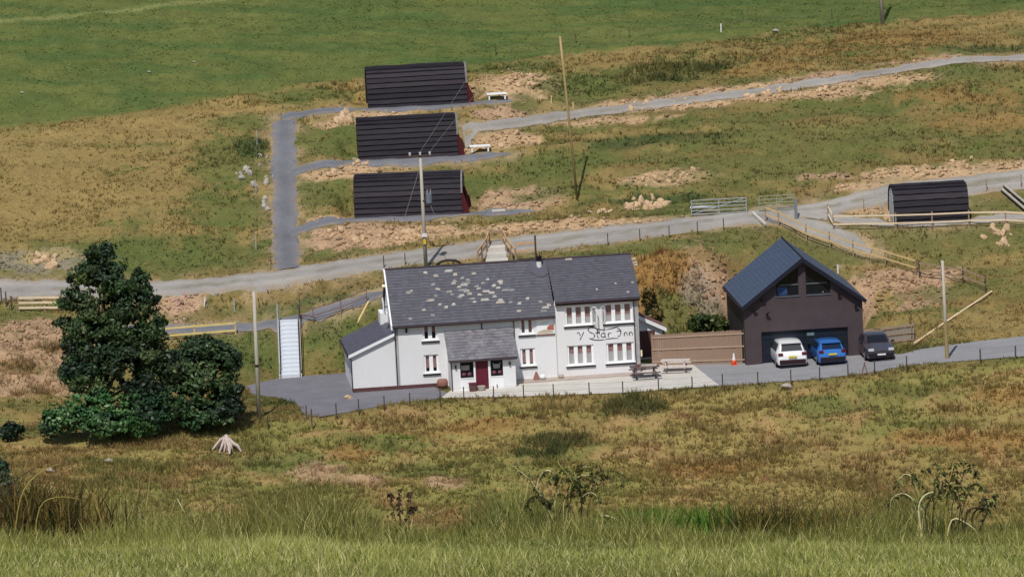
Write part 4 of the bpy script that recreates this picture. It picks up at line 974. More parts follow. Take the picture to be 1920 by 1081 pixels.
# ------------------------------------------------------------------ boarded fences, cone, picnic tables
def board_fence(name, p0, p1, h0, h1, m, label, step=.14):
    p0 = Vector(p0); p1 = Vector(p1); d = p1-p0; d.z = 0; L = d.length; a = math.atan2(d.y, d.x); t = empty(name, p0, a, label, 'fence')
    n = int(L/step); sl2 = (p1.z-p0.z)/L
    me = MB().box(0, step*.93, -.012, .012, 0, 1).mesh('board', m)
    for i in range(n):
        x = i*step; h = h0+(h1-h0)*i/n + random.uniform(-.02,.02); o = link('board', me, t, (x, random.uniform(-.012,.012), sl2*x)); o.scale = (1,1,h)
    for zf in (.12, .52, .9):
        MB().beam((0,-.035,h0*zf),(L,-.035,h1*zf+sl2*L),.04,.09).build('rail', M_timber2 if m is not M_board else mat('rail_light', lin(170,146,126), .85, var=.1), t)
    k = max(2, int(L/1.9)+1)
    for i in range(k):
        x = L*i/(k-1); MB().box(x-.05,x+.05,.02,.12,sl2*x-.1,sl2*x+h0+(h1-h0)*i/(k-1)+.05).build('post', m, t)
    return t
board_fence('board_fence', PZ(1224,685), PZ(1397,681), 1.95, 2.12, M_board, 'brown close boarded timber fence between the inn and the garage')
board_fence('board_fence', Vector(PZ(1636,648)), Vector(at_y(1713,640,5.2)), 1.05, 1.15, M_greywood, 'low grey weathered board fence behind the dark car')
p = PZ(1376,682); t = empty('traffic_cone', Vector(p)+Vector((0,-.3,.02)), 0, 'orange and white traffic cone at the foot of the boarded fence', 'traffic cone')
MB().box(-.2,.2,-.2,.2,0,.05).build('base', M_orange, t); MB().tube([(0,0,.05),(0,0,.3)], [.15,.11], 14).build('cone', M_orange, t, smooth=True)
MB().tube([(0,0,.3),(0,0,.5)], [.11,.075], 14).build('white_band', M_ins, t); MB().tube([(0,0,.5),(0,0,.72)], [.075,.04], 14).build('cone_tip', M_ins, t)
def picnic(p, rz, m, label):
    t = empty('picnic_table', p, rz, label, 'picnic table', 'picnic tables on the forecourt')
    for i in range(5): MB().box(-.9,.9,-.36+i*.146,-.36+i*.146+.13,.70,.745).build('top_plank', m, t)
    for s in (-1,1):
        for k in range(2): MB().box(-.9,.9,s*.72-.14+k*.145,s*.72-.14+k*.145+.13,.42,.46).build('seat_plank', m, t)
        MB().box(s*.65-.03,s*.65+.03,-.85,.85,.34,.42).build('seat_beam', m, t); MB().box(s*.65-.03,s*.65+.03,-.34,.34,.62,.70).build('top_beam', m, t)
        for q in (-1,1): MB().beam((s*.58,q*.62,0),(s*.58,q*.2,.7),.06,.09).build('leg', m, t)
    return t
M_pt1 = mat('table_dark', lin(96,80,82), .85, var=.3, scale=6); M_pt2 = mat('table_pale', lin(196,186,180), .85, var=.2, scale=6)
tp = Vector(PZ(1210,712))+Vector((0,.6,.02)); picnic(tp, math.radians(5), M_pt1, 'dark weathered picnic table at the right corner of the inn')
b = MB(); b.tube([(0,0,.0),(0,0,.14)], [.1,.16], 10); o = b.build('flower_pot', M_clay); o.location = tp+Vector((-.35,-.1,.745)); tag(o, 'small clay flower pot on the dark picnic table', 'flower pot')
tp2 = Vector(PZ(1268,700))+Vector((0,.6,.02)); picnic(tp2, math.radians(-8), M_pt2, 'pale picnic table in front of the boarded fence')
b = MB(); b.prism([(-.5,0),(.5,0),(.62,.05),(-.62,.05)], 'y', -.3, .3); o = b.build('folded_parasol_cover', M_greystone); o.location = tp+Vector((.15,.1,.75)); tag(o, 'grey cover lying on the dark picnic table', 'cover')

# small things at the porch
q = inn_m @ Vector((4.45,-2.45,.02)); t = empty('litter_bin', q, .1, 'small maroon bin left of the front door', 'bin')
MB().prism([(-.2,0),(.2,0),(.22,.5),(-.22,.5)], 'y', -.18, .18).build('bin_body', M_plinth, t); MB().box(-.24,.24,-.2,.2,.5,.55).build('lid', M_red, t)
q = inn_m @ Vector((4.98,-2.42,.08)); b = MB(); b.tube([(0,0,0),(0,0,.1),(0,0,.26)], [.2,.24,.27], 12); o = b.build('flower_tub', M_greystone); o.location = q; tag(o, 'grey flower tub on the front door step', 'flower tub')
q = inn_m @ Vector((2.75,-.75,.0)); t = empty('barrel_planter', q, 0, 'round brown barrel planter left of the porch', 'planter')
b = MB(); b.tube([(0,0,0),(0,0,.2),(0,0,.45),(0,0,.6)], [.26,.34,.35,.3], 14); b.build('barrel', M_clay, t, smooth=True); MB().tube([(0,0,.18),(0,0,.24)], [.345,.35], 14).build('hoop', M_black, t)
q = inn_m @ Vector((9.0,-.7,.17)); c = bmesh.new(); bmesh.ops.create_icosphere(c, subdivisions=3, radius=.2, matrix=Matrix.Diagonal((1,1,.85,1))); me = bpy.data.meshes.new('ornament'); c.to_mesh(me); c.free(); me.materials.append(M_ins)
o = link('round_ornament', me, None, q+Vector((0,0,.17))); tag(o, 'white round ornament on the terrace step by the wall', 'ornament')
q = inn_m @ Vector((8.62,-.6,.17)); b = MB(); b.tube([(0,0,0),(0,0,.22),(0,0,.5)], [.22,.16,.05], 10); o = b.build('clay_pot', M_clay); o.location = q; tag(o, 'tapered brown clay pot left of the white ornament', 'pot')
q = inn_m @ Vector((10.15,-.6,.17)); b = MB(); b.tube([(0,0,0),(0,0,.1),(0,0,.2)], [.14,.2,.16], 10); o = b.build('stone_pot', M_greystone); o.location = q; tag(o, 'small pale stone pot at the downpipe foot', 'pot')

# ------------------------------------------------------------------ white steps with handrails, path rail, bridge
a = ST_A; a2 = ST_B
t = empty('concrete_steps', a, math.atan2(-(a2.x-a.x), a2.y-a.y), 'straight flight of white concrete steps between car park and path', 'steps')
rise = a2.z - a.z + .08; run = max(3.0, (a2-a).xy.length - .2); ns = 14
mst = MB().box(-.58,.58,0,run/ns+.02,-rise/ns*1.6,0).mesh('step', mat('white_step', lin(206,212,220), .8, var=.08, scale=3))
for i in range(ns): link('step', mst, t, (0, run*i/ns, rise*(i+1)/ns))
for s in (-1,1):
    MB().add([(s*.64,-.1,-.1),(s*.64,run+.1,rise-.3),(s*.64,run+.1,rise+.1),(s*.64,-.1,.2),(s*.72,-.1,-.1),(s*.72,run+.1,rise-.3),(s*.72,run+.1,rise+.1),(s*.72,-.1,.2)],
      [(0,1,2,3),(7,6,5,4),(0,4,5,1),(1,5,6,2),(2,6,7,3),(3,7,4,0)]).build('stringer', M_conc, t)
    MB().tube([(s*.68,0,.0),(s*.68,0,1.0),(s*.68,run,rise+1.0),(s*.68,run,rise)], .03, 6).build('handrail', M_galv if s < 0 else M_post, t)
    MB().tube([(s*.68,run+.15,rise-.1),(s*.68,run+.15,rise+1.05)], .035, 6).build('newel_post', M_galv, t)
def rail_fence(name, pts, hts, m_post, m_rail, label, cat='fence', pw=.09, ph=1.1, rw=(.04,.1), group=None, sides=1, wires=False):
    pts = [Vector(p) for p in pts]; o = pts[0]; t = empty(name, o, 0, label, cat, group)
    for p in pts:
        q = p-o; MB().box(q.x-pw/2,q.x+pw/2,q.y-pw/2,q.y+pw/2,q.z-.25,q.z+ph).build('post', m_post, t)
    for i in range(len(pts)-1):
        for h in hts:
            a_ = pts[i]-o+Vector((0,-pw/2-.02,h)); b_ = pts[i+1]-o+Vector((0,-pw/2-.02,h))
            if wires: MB().tube([a_, b_], .006, 4).build('wire', m_rail, t)
            else: MB().beam(a_, b_, rw[0], rw[1]).build('rail', m_rail, t)
    return t
rail_fence('path_handrail', [G(*p) for p in [(563,604),(588,606),(640,590),(688,570)]], [.5,.95], M_rail, M_rail, 'brown handrail along the path above the white steps', 'handrail', .05, 1.0, (.04,.05))
rail_fence('timber_rail_fence', [G(*p) for p in [(36,584),(84,583),(112,583)]], [.25,.58,.9], M_timber2, mat('cream_timber', lin(226,206,176), .8, var=.08), 'three rail cream timber fence left of the tall dark tree', pw=.1, ph=1.0, rw=(.04,.14))
rail_fence('low_timber_rail', [G(*p) for p in [(300,637),(365,632),(442,626)]], [.25,.72], M_timber, mat('yellow_timber', lin(220,200,128), .8, var=.1), 'low yellow timber rails right of the tall dark tree', pw=.09, ph=.8, rw=(.04,.12))
for k, (px, py) in enumerate([(4,572),(13,578),(23,582)]): pass
rail_fence('post_fence', [G(*p) for p in [(-10,556),(3,566),(12,574),(22,582)]], [.4,.8], M_post, M_wire, 'short run of dark posts left of the cream rail fence', pw=.08, ph=.95, wires=True)
pz = G(671,604); t = tag(MB().beam((0,0,0),(.75,.8,1.2),.1,.1).build('timber_prop', mat('yellow_timber', lin(220,200,128), .8, var=.1)), 'yellow timber prop leaning behind the lean to of the inn', 'prop'); t.location = pz
# timber footbridge behind the roof
a = G(931,462); t = empty('footbridge', a, 0, 'timber railed concrete walkway from the gravel road behind the inn roof', 'walkway')
for k in range(3): MB().box(-.55-.08*k,.55+.08*k,-1.25*(k+1)+.03,-1.25*k,-.12-.22*k,.10-.22*k).build('slab', M_conc, t)
for s in (-1,1):
    P_ = [(s*.45,.4,.0),(s*.62,-1.2,-.2),(s*.95,-2.6,-.45),(s*1.2,-3.6,-.6)]
    for q in P_: MB().box(q[0]-.06,q[0]+.06,q[1]-.06,q[1]+.06,q[2]-.5,q[2]+1.0).build('post', M_timber2, t)
    for h in (.55,.95):
        for i in range(3): MB().beam((P_[i][0],P_[i][1],P_[i][2]+h),(P_[i+1][0],P_[i+1][1],P_[i+1][2]+h),.05,.13).build('rail', mat('orange_timber', lin(204,164,122), .8, var=.12), t)
MB().beam((-.5,.42,.95),(.5,.42,.95),.05,.13).build('cross_rail', M_timber2, t)
for h in (.2,.7): MB().beam((1.25,-3.2,h-.1),(2.5,-3.1,h-.05),.05,.13).build('return_rail', mat('orange_timber', lin(204,164,122), .8), t)
MB().box(2.45,2.57,-3.2,-3.08,-.9,1.1).build('post', M_post, t)
p = G(842,493); b = MB(); b.tube([(.75*math.cos(x), 0, .32*math.sin(x)) for x in np.linspace(.2, math.pi, 12)], .08, 8)
o = b.build('black_pipe', M_black); o.location = p + Vector((0,-.5,-.05)); tag(o, 'arched black plastic pipe behind the inn ridge', 'pipe')

# ------------------------------------------------------------------ fences, gates and timber along the tracks
FENCE_M = mat('new_timber', lin(198,172,124), .8, var=.14, scale=4)
rail_fence('post_and_rail_fence', [G(*p) for p in [(1436,416),(1460,424),(1512,452),(1556,466),(1600,482),(1660,498),(1717,516)]], [.5,.95], M_timber2, FENCE_M, 'pale post and rail fence running downhill behind the garage')
rail_fence('post_and_rail_fence', [G(*p) for p in [(1724,520),(1766,526),(1806,532),(1848,548)]], [.5,.95], M_post, M_timber2, 'weathered rail fence at the lower end of the pale fence')
rail_fence('post_and_rail_fence', [G(*p) for p in [(1553,414),(1563,432),(1680,430),(1748,428),(1817,425),(1886,424),(1960,428)]], [.42,.95], M_timber2, mat('cream_timber', lin(226,206,176), .8), 'cream post and rail fence in front of the small pod')
def gate(p0, p1, m, label, bars=5, h=1.05):
    p0, p1 = Vector(p0), Vector(p1); t = empty('field_gate', p0, 0, label, 'gate'); q = p1-p0
    for k in range(bars): z = .12 + (h-.12)*k/(bars-1); MB().tube([(0,0,z),(q.x,q.y,q.z+z)], .028, 6).build('bar', m, t)
    for f in (0,.5,1): MB().tube([(q.x*f,q.y*f,q.z*f+.08),(q.x*f,q.y*f,q.z*f+h+.02)], .032, 6).build('stile', m, t)
    MB().tube([(0,0,.12),(q.x,q.y,q.z+h)], .022, 6).build('brace', m, t); return t
gate(G(1297,406), G(1400,400), M_galv, 'galvanised metal field gate standing along the gravel road')
gate(G(1424,398), G(1490,394), mat('green_metal', lin(150,158,138), .6, var=.1), 'dull green metal gate beside the grey gate post')
o = MB().box(-.1,.1,-.1,.1,-.2,1.35).build('gate_post', mat('grey_post', lin(122,126,132), .8, var=.1)); o.location = G(1493,412); tag(o, 'thick grey gate post at the track fork', 'gate post')
def lying(name, pa, pb, r, m, label, cat, dz=.1):
    pa, pb = Vector(pa), Vector(pb); b = MB(); b.tube([(0,0,dz), tuple((pb-pa)/2+Vector((0,0,dz+.02))), tuple(pb-pa+Vector((0,0,dz)))], [r,r*1.05,r*.85], 8); o = b.build(name, m); o.location = pa; return tag(o, label, cat)
lying('pale_pole', G(1714,648), G(1860,550), .065, mat('pale_log', lin(214,192,160), .85, var=.12), 'long pale timber pole lying up the dry slope', 'pole', .15)
o = MB().beam((0,0,.2), tuple(G(1436,427)-G(1411,404)+Vector((0,0,.2))), .12, .16).build('white_kerb', mat('kerb_white', lin(196,192,184), .8)); o.location = G(1411,404); tag(o, 'white painted timber kerb at the track fork', 'kerb')
lying('white_pipe', G(1294,396)+Vector((0,-.5,.3)), G(1340,394)+Vector((0,-.5,.3)), .09, M_ins, 'short white pipe resting on the galvanised gate', 'pipe', 0)
for k, (pa, pb, lab) in enumerate((((1882,352),(1930,392),'upper of two pale beams with dark gap at the right border'), ((1878,360),(1930,404),'lower of two pale beams with dark gap at the right border'))):
    A, B = G(*pa), G(*pb); t = empty('timber_beam', A, 0, lab, 'beam', 'beams lying beside the right track'); d = B-A
    MB().beam((0,0,.22),(d.x,d.y,d.z+.22),.11,.09).build('beam', mat('beam_grey', lin(176,172,164), .85, var=.15), t); MB().beam((0,-.02,.1),(d.x,d.y-.02,d.z+.1),.12,.1).build('dark_gap', M_black, t)  # black bar stands in for the shaded gap below the pale beam
# wire fences with old posts
front = [(575,783),(585,790),(631,779),(673,771),(721,765),(769,759),(826,754),(870,748),(926,747),(982,744),(1038,743),(1105,740),(1168,738),(1235,733),(1298,729),(1355,724),(1421,720),(1483,716),(1537,711),(1590,705),(1640,699),(1700,690)]
FP = [Vector(PZ(*p)) + Vector((0,-.12,-.05)) for p in front]
rail_fence('wire_fence', FP, [.45,.8], M_post, M_wire, 'wire fence with old wooden posts along the lower road edge', pw=.07, ph=.85, wires=True)
rail_fence('wire_fence', [Vector(PZ(*p)) + Vector((0,-.1,0)) for p in [(1838,676),(1904,670),(1985,665)]], [.45,.8], M_post, M_wire, 'short wire fence right of the roadside pole', pw=.08, ph=.75, wires=True)
rail_fence('wire_fence', [G(*p) for p in [(720,502),(760,497)]]+[G(*p) for p in [(1140,460),(1200,452),(1255,446),(1308,438),(1357,432)]], [.5,.85], M_post, M_wire, 'wire fence on thin posts below the gravel road behind the inn', pw=.06, ph=.8, wires=True)
rail_fence('wire_fence', [G(*p) for p in [(930,104),(1080,82),(1180,70),(1352,58),(1560,36)]], [.5], M_post, M_wire, 'sparse wire fence at the edge of the green field', pw=.06, ph=.7, wires=True)
rail_fence('wire_fence', [G(*p) for p in [(482,270),(480,363),(480,468)]], [.5], M_galv, M_wire, 'thin pale posts left of the steep track', pw=.05, ph=.95, wires=True)
rail_fence('wire_fence', [G(*p) for p in [(1620,398),(1700,372),(1850,360),(1915,352)]], [.5,.8], M_timber2, M_wire, 'thin posts along the track behind the small pod', pw=.06, ph=.9, wires=True)
for px, py, h, lab in [(440,582,.75,'short grey post above the timber rails by the path'),(1352,60,.6,'small white marker post in the upper field'),(503,805,.85,'short dark marker stake beside the left pole'),(382,572,.5,'small leaning white stake beside the gravel heap')]:
    o = MB().beam((0,0,-.2),(.12 if 'leaning' in lab else 0,0,h),.08,.08).build('marker_post', M_ins if 'white' in lab else (M_post if 'dark' in lab else M_galv)); o.location = G(px,py); tag(o, lab, 'post')
t = empty('tripod_stake', G(1622,704), 0, 'leaning brown stakes at the road edge below the dark car', 'stakes')
MB().beam((-.25,0,-.1),(.02,0,.85),.07,.07).build('stake', M_rail, t); MB().beam((.2,0,-.1),(-.02,.03,.8),.06,.06).build('stake', M_rail, t)

# ------------------------------------------------------------------ utility poles
def pole(name, base, top, r0, r1, m, label): 
    base = Vector(base); t = empty(name, base, 0, label, 'utility pole'); d = Vector(top)-base
    MB().tube([(0,0,-.4), tuple(d*.5), tuple(d)], [r0,(r0+r1)/2,r1], 12).build('pole', m, t, smooth=True); return t, d
b0 = G(486,786); tp_ = Vector(at_y(476,551,b0.y)); t, d = pole('utility_pole', b0, tp_, .14, .095, M_pole, 'pale timber pole standing at the car park edge beside the tree'); 
MB().tube([tuple(d*.42), tuple(d*.44)], [.125,.125], 12).build('band', M_black, t); MB().tube([tuple(d), tuple(d+Vector((0,0,.15)))], .07, 8).build('cap', M_ins, t)
b0 = G(799,503) + Vector((0,-.2,0)); tp_ = Vector(at_y(788,292,b0.y)); t, d = pole('utility_pole', b0, tp_, .13, .09, M_pole, 'grey pole with crossarm and transformer behind the inn roof')
MB().beam((d.x-.72,d.y-.1,d.z-.0),(d.x+.72,d.y-.1,d.z+.03),.09,.1).build('crossarm', M_post, t)
for x in (-.66,.0,.62): MB().tube([(d.x+x,d.y-.1,d.z+.05),(d.x+x,d.y-.1,d.z+.24)], [.05,.085], 8).build('insulator', M_ins, t)
k = d*.66; MB().tube([(k.x+.42,k.y-.1,k.z-.55),(k.x+.42,k.y-.1,k.z+.05)], [.2,.2], 12).build('transformer', mat('transformer_grey', lin(112,120,134), .5), t)
for s in (-.1,.1): MB().tube([(k.x+.42+s,k.y-.1,k.z+.05),(k.x+.44+s,k.y-.1,k.z+.32)], .035, 6).build('bushing', M_galv, t)
MB().beam((k.x,k.y-.08,k.z-.4),(k.x+.5,k.y-.1,k.z-.4),.08,.08).build('bracket', M_post, t)
MB().tube([(d.x*.9-.05,d.y*.9,d.z*.9), (d.x-1.35,d.y-1.0,d.z*.42)], .018, 5).build('stay_wire', M_wire, t)
MB().tube([(k.x+.45,k.y-.1,k.z-.55), (k.x+.85,k.y-.5,k.z-1.7)], .016, 5).build('stay_wire', M_wire, t)
k = d*.30; MB().box(k.x-.16,k.x+.16,k.y-.18,k.y-.15,k.z-.1,k.z+.14).build('sign_plate', M_ins, t)
k = d*.245; MB().box(k.x-.09,k.x+.09,k.y-.22,k.y-.19,k.z-.16,k.z+.16).build('warning_tag', M_yel, t)
MB().tube([(d.x+.62,d.y-.1,d.z+.24),(d.x+4,d.y+8,d.z+3.2)], .012, 5).build('cable', M_wire, t); MB().tube([(d.x,d.y-.1,d.z+.24),(d.x+3,d.y+8,d.z+3.6)], .012, 5).build('cable', M_wire, t)
b0 = G(1776,672); tp_ = Vector(at_y(1767,488,b0.y)); t, d = pole('utility_pole', b0, tp_, .12, .085, M_pole, 'grey and tan pole beside the lower road at the right')
MB().tube([(0,0,0), tuple(d*.38)], [.128,.116], 12).build('tan_sleeve', M_bpole, t)
b0 = G(1083,374); tp_ = Vector(at_y(1050,68,b0.y)); t, d = pole('utility_pole', b0, tp_, .085, .07, M_bpole, 'tall leaning brown pole on the slope right of the pods')
MB().tube([tuple(d*.86), tuple(d*1.0)], [.08,.076], 12).build('pale_top', M_timber, t)
b0 = G(1655,44); tp_ = b0 + Vector((-.2,0,7.5)); t, d = pole('utility_pole', b0, tp_, .15, .12, M_pole, 'grey pole cut by the top border of the field')
for (px, py, h) in [(1034,193,.5),(1075,205,.5)]:
    o = MB().beam((0,0,-.1),(0,0,h),.09,.09).build('timber_stub', M_timber); o.location = G(px,py); tag(o, 'short pale timber stub ' + ('left' if px < 1050 else 'right') + ' of the tall brown pole', 'stub')

# ------------------------------------------------------------------ stones
def rock_mesh(seed, m):
    rg = np.random.default_rng(seed); c = bmesh.new(); bmesh.ops.create_icosphere(c, subdivisions=2, radius=1)
    d = rg.normal(size=(6,3)); d /= np.linalg.norm(d, axis=1)[:,None]; lim = rg.uniform(.55,.85,6)
    for v in c.verts:
        p = np.array(v.co)
        for k in range(6):
            q = p@d[k]
            if q > lim[k]: p = p - d[k]*(q-lim[k])
        v.co = Vector(p + rg.normal(size=3)*.035)
    me = bpy.data.meshes.new('stone'); c.to_mesh(me); c.free(); me.materials.append(m); return me
ROCKS = [rock_mesh(i, M_stone) for i in range(4)]; GROCKS = [rock_mesh(i+10, M_greystone) for i in range(3)]
def rock_pile(pxs, label, sizes=(.12,.4), n=16, rocks=ROCKS, spread=None, name='rock_pile'):
    """pxs: pixel polyline along which stones lie; spread in metres"""
    base = G(*pxs[len(pxs)//2]); t = empty(name, base, 0, label, 'rocks')
    P_ = [G(*p) for p in pxs]
    for i in range(n):
        k = random.random()*(len(P_)-1) if len(P_) > 1 else 0; a_ = P_[int(k)]; b_ = P_[min(int(k)+1, len(P_)-1)]; p = a_.lerp(b_, k-int(k))
        sp = spread or .5; x = p.x+random.gauss(0,sp*.7); y = p.y+random.gauss(0,sp); z = float(hz(x,y)[0]); r = random.uniform(*sizes)*(.6+.4*random.random())
        link('stone', random.choice(rocks), t, Vector((x,y,z+r*.15))-base, (random.random()*6,random.random()*6,random.random()*6), (r*random.uniform(.9,1.5), r*random.uniform(.8,1.2), r*random.uniform(.6,.9)))
    return t
rock_pile([(620,440),(700,448),(800,440)], 'scattered tan stones on the earth bank below the lowest pod', (.12,.34), 34, spread=.7)
rock_pile([(625,325),(650,318),(690,312)], 'tan stones in front of the left end of the middle pod path', (.15,.4), 16, spread=.35)
rock_pile([(632,230),(655,222)], 'tan boulders below the path of the highest pod', (.2,.45), 11, spread=.4)
rock_pile([(1170,385),(1215,386),(1250,384)], 'heap of pale boulders above the gravel road right of the brown pole', (.2,.48), 26, spread=.4)
rock_pile([(1110,398),(1150,395)], 'small stones in the green bank left of the pale boulder heap', (.1,.28), 12, spread=.3)
rock_pile([(1380,186),(1450,178),(1540,168),(1640,152)], 'line of tan rubble below the upper track', (.1,.3), 44, spread=.45)
rock_pile([(1180,205),(1300,192)], 'rubble along the upper track right of the brown pole', (.1,.28), 20, spread=.4)
rock_pile([(470,320),(440,330),(480,345),(490,300),(495,400)], 'pale stones beside the steep track', (.12,.36), 20, GROCKS, .5)
rock_pile([(80,487),(105,492),(60,490)], 'tan rocks on the bank left of the tall tree', (.2,.5), 14, spread=.5)
rock_pile([(1850,430),(1890,440),(1870,455)], 'pale stones in the grass below the cream rail fence', (.12,.36), 16, spread=.5)
rock_pile([(1290,535),(1330,515),(1365,500),(1345,560)], 'broken brown rock in the cutting between inn and garage', (.08,.24), 46, [rock_mesh(31, mat('brown_rock', lin(150,118,92), .95, var=.3, scale=2, bump=.5, bscale=8)), rock_mesh(32, MATS['brown_rock'])], .7)
rock_pile([(1640,510),(1700,530),(1720,560),(1660,560)], 'broken reddish rock in the cutting right of the garage', (.08,.26), 46, [rock_mesh(33, MATS['brown_rock']), rock_mesh(34, MATS['brown_rock'])], .7)
rock_pile([(345,560),(335,575),(360,570)], 'heap of pink gravel stones below the gravel road', (.08,.2), 40, [rock_mesh(35, mat('pink_gravel', lin(178,146,132), .95, var=.2))], .5)
rock_pile([(960,145),(1000,160),(920,170)], 'lumps of earth beside the highest pod', (.15,.4), 14, spread=.6)
rock_pile([(930,268),(960,262)], 'lumps of earth beside the middle pod', (.12,.32), 10, spread=.4)
rock_pile([(1200,335),(1290,330)], 'low line of stones on the mid slope above the boulder heap', (.1,.3), 14, spread=.3)
rock_pile([(1830,300),(1700,330)], 'earth lumps along the track above the small pod', (.1,.28), 14, spread=.3)
rock_pile([(830,720)], 'low stones at the left of the porch', (.08,.14), 4, GROCKS, .2, 'stones') if 0 else None
def boulder(px, py, r, lab, m=GROCKS):
    o = link('boulder', m[0], None, G(px,py,r*.2), (.3,.2,1.1), (r*1.4,r,r*.7)); tag(o, lab, 'boulder')
boulder(1476,727,.35,'single pale boulder in the meadow below the white car'); boulder(655,747,.28,'flat pale stone at the left corner of the inn', ROCKS); boulder(95,884,.3,'small grey rock at the lower left of the meadow'); boulder(206,866,.28,'small pale rock below the tan strip of grass')
boulder(1455,60,.25,'small white stone at the upper field edge'); boulder(280,136,.14,'tiny white stone in the middle of the green field'); boulder(42,175,.14,'tiny white stone at the left of the green field'); boulder(364,117,.12,'tiny white stone right in the green field')

# bleached stump with roots
t = empty('tree_stump', G(425,842), 0, 'bleached tree stump with spreading roots in the meadow', 'tree stump')
b = MB(); b.tube([(-.02,.05,.0),(0,.05,.35),(.05,.05,.6),(-.1,.08,.86)], [.36,.24,.22,.15], 9); b.build('stump', mat('stump_core', lin(150,128,122), .9, var=.3, scale=5), t)
for ang_, L_, z_, r_ in [(192,1.05,.72,.07),(222,.6,.7,.08),(250,.45,.62,.06),(283,1.0,.78,.11),(312,.55,.7,.07),(338,1.0,.66,.10),(165,.7,.6,.06),(60,.6,.6,.08),(120,.6,.6,.07),(10,.7,.72,.06)]:
    a_ = math.radians(ang_); c_, s_ = math.cos(a_), math.sin(a_); k = random.uniform(.8,1.2)
    b = MB(); b.tube([(c_*.05,s_*.05,z_+.08),(c_*L_*.35,s_*L_*.4,z_*.78*k),(c_*L_*.7+.05*k,s_*L_*.7,z_*.36),(c_*L_*.95,s_*L_*.95,-.1)], [r_*.9,r_*1.1,r_,r_*.5], 6); b.build('root', M_stump, t)

# ------------------------------------------------------------------ trees and shrubs
def leaves(name, clumps, parent, cols, size, seed, aspect=1.6, up=.25, gaps=False):
    """many small leaf faces spread through clumps: (x,y,z,rx,ry,rz,count)"""
    rg = np.random.default_rng(seed); V = []; Cc = []
    for (x,y,z,rx,ry,rz,n) in clumps:
        d = rg.normal(size=(n,3)); d /= np.linalg.norm(d,axis=1)[:,None]; r = rg.uniform(.02,1.12,n)**.4
        # lumpy surface
        lump = 1 + .3*np.sin(d[:,0]*5+x*3)*np.sin(d[:,1]*4+y*2)*np.sin(d[:,2]*5+z*2) 
        c = np.array([x,y,z]) + d*(r*lump)[:,None]*np.array([rx,ry,rz])
        nrm = d + rg.normal(size=(n,3))*.7 + np.array([0,0,up]); nrm /= np.linalg.norm(nrm,axis=1)[:,None]
        if gaps:
            q_ = (vnoise(c[:,0]*1.5+c[:,1]*.9+40, c[:,2]*2.0+c[:,1]*.7+30)*.65+vnoise(c[:,0]*3.4+90, c[:,2]*4.2+c[:,1]*1.5+60)*.35) > .36
            c, nrm, n = c[q_], nrm[q_], int(q_.sum())
        a = np.cross(nrm, rg.normal(size=(n,3))); a /= np.linalg.norm(a,axis=1)[:,None]+1e-9; bb = np.cross(nrm, a)
        s = size*rg.uniform(.6,1.35,n)[:,None]
        quad = np.stack([c-a*s*.5*aspect, c+bb*s*.38, c+a*s*.5*aspect, c-bb*s*.38], 1)
        V.append(quad.reshape(-1,3)); base = cols[rg.integers(len(cols))]*rg.uniform(.75,1.25)*np.array([rg.uniform(.9,1.25),1,rg.uniform(.8,1.05)])
        cc = base[None]*rg.uniform(.6,1.6,n)[:,None]*(1+rg.normal(size=(n,3))*.05); Cc.append(np.repeat(cc,4,axis=0))
    V = np.concatenate(V); Cc = np.clip(np.concatenate(Cc),0,1); F = np.arange(len(V)).reshape(-1,4)
    return big_mesh(name, V, F, M_leaf, Cc, parent)
def limb(b, p0, p1, r0, r1, wob=.15):
    p0, p1 = Vector(p0), Vector(p1); pts = []; rr = []
    for i in range(6):
        t_ = i/5; p = p0.lerp(p1, t_); j = (1-abs(2*t_-1))*wob; pts.append(p+Vector((random.uniform(-j,j),random.uniform(-j,j),random.uniform(-j,j)*.3))); rr.append(r0+(r1-r0)*t_)
    b.tube(pts, rr, 7)
DK = [np.array(lin(46,68,44)), np.array(lin(56,80,48)), np.array(lin(34,52,38)), np.array(lin(72,94,58))]
BR = [np.array(lin(46,82,46)), np.array(lin(58,98,56)), np.array(lin(36,64,42)), np.array(lin(76,112,68))]
def tree_from_px(name, base_px, blobs, cols, label, trunk_r, size, seed, cat='tree', dens=1.0, gap=None):
    b0 = G(*base_px); t = empty(name, b0, 0, label, cat); cl = []; bb = MB(); rg = random.Random(seed)
    tops = []
    for (px,py,rx,rz_,dy,n) in blobs:
        c = Vector(at_y(px,py,b0.y+dy)) - b0; cl.append((c.x,c.y,c.z,rx,max(.5,(rx+rz_)/2*.9),rz_,int(n*dens))); tops.append(c)
    top = max(tops, key=lambda v: v.z)
    limb(bb, (0,0,-.3), (top.x*.4,top.y*.4,top.z*.55), trunk_r, trunk_r*.6); limb(bb, (top.x*.4,top.y*.4,top.z*.55), (top.x,top.y,top.z), trunk_r*.6, trunk_r*.15)
    bb.build('trunk', M_bark, t, smooth=True)
    for c in tops:
        zz = max(.4, c.z*.55); f = min(1, zz/max(top.z,.1)); st_ = Vector((top.x*f*.6, top.y*f*.6, zz)); l = MB(); limb(l, st_, c, trunk_r*.35, .03); l.build('limb', M_bark, t, smooth=True)
    # every clump: a few overlapping uneven lumps
    fine = []
    for (x,y,z,rx,ry,rz_,n) in cl:
        fine.append((x,y,z,rx*1.08,ry*1.08,rz_*1.08,n//2))
        for i in range(7):
            d = Vector((rg.gauss(0,1),rg.gauss(0,1),rg.gauss(0,1))).normalized()*rg.uniform(.55,1.05); q = rg.uniform(.22,.6)
            fine.append((x+d.x*rx,y+d.y*ry,z+d.z*rz_,rx*q*1.2,ry*q*1.2,rz_*q*.8,int(n*.12)))
    leaves('crown', fine, t, cols, size, seed, gaps=trunk_r > .08); return t
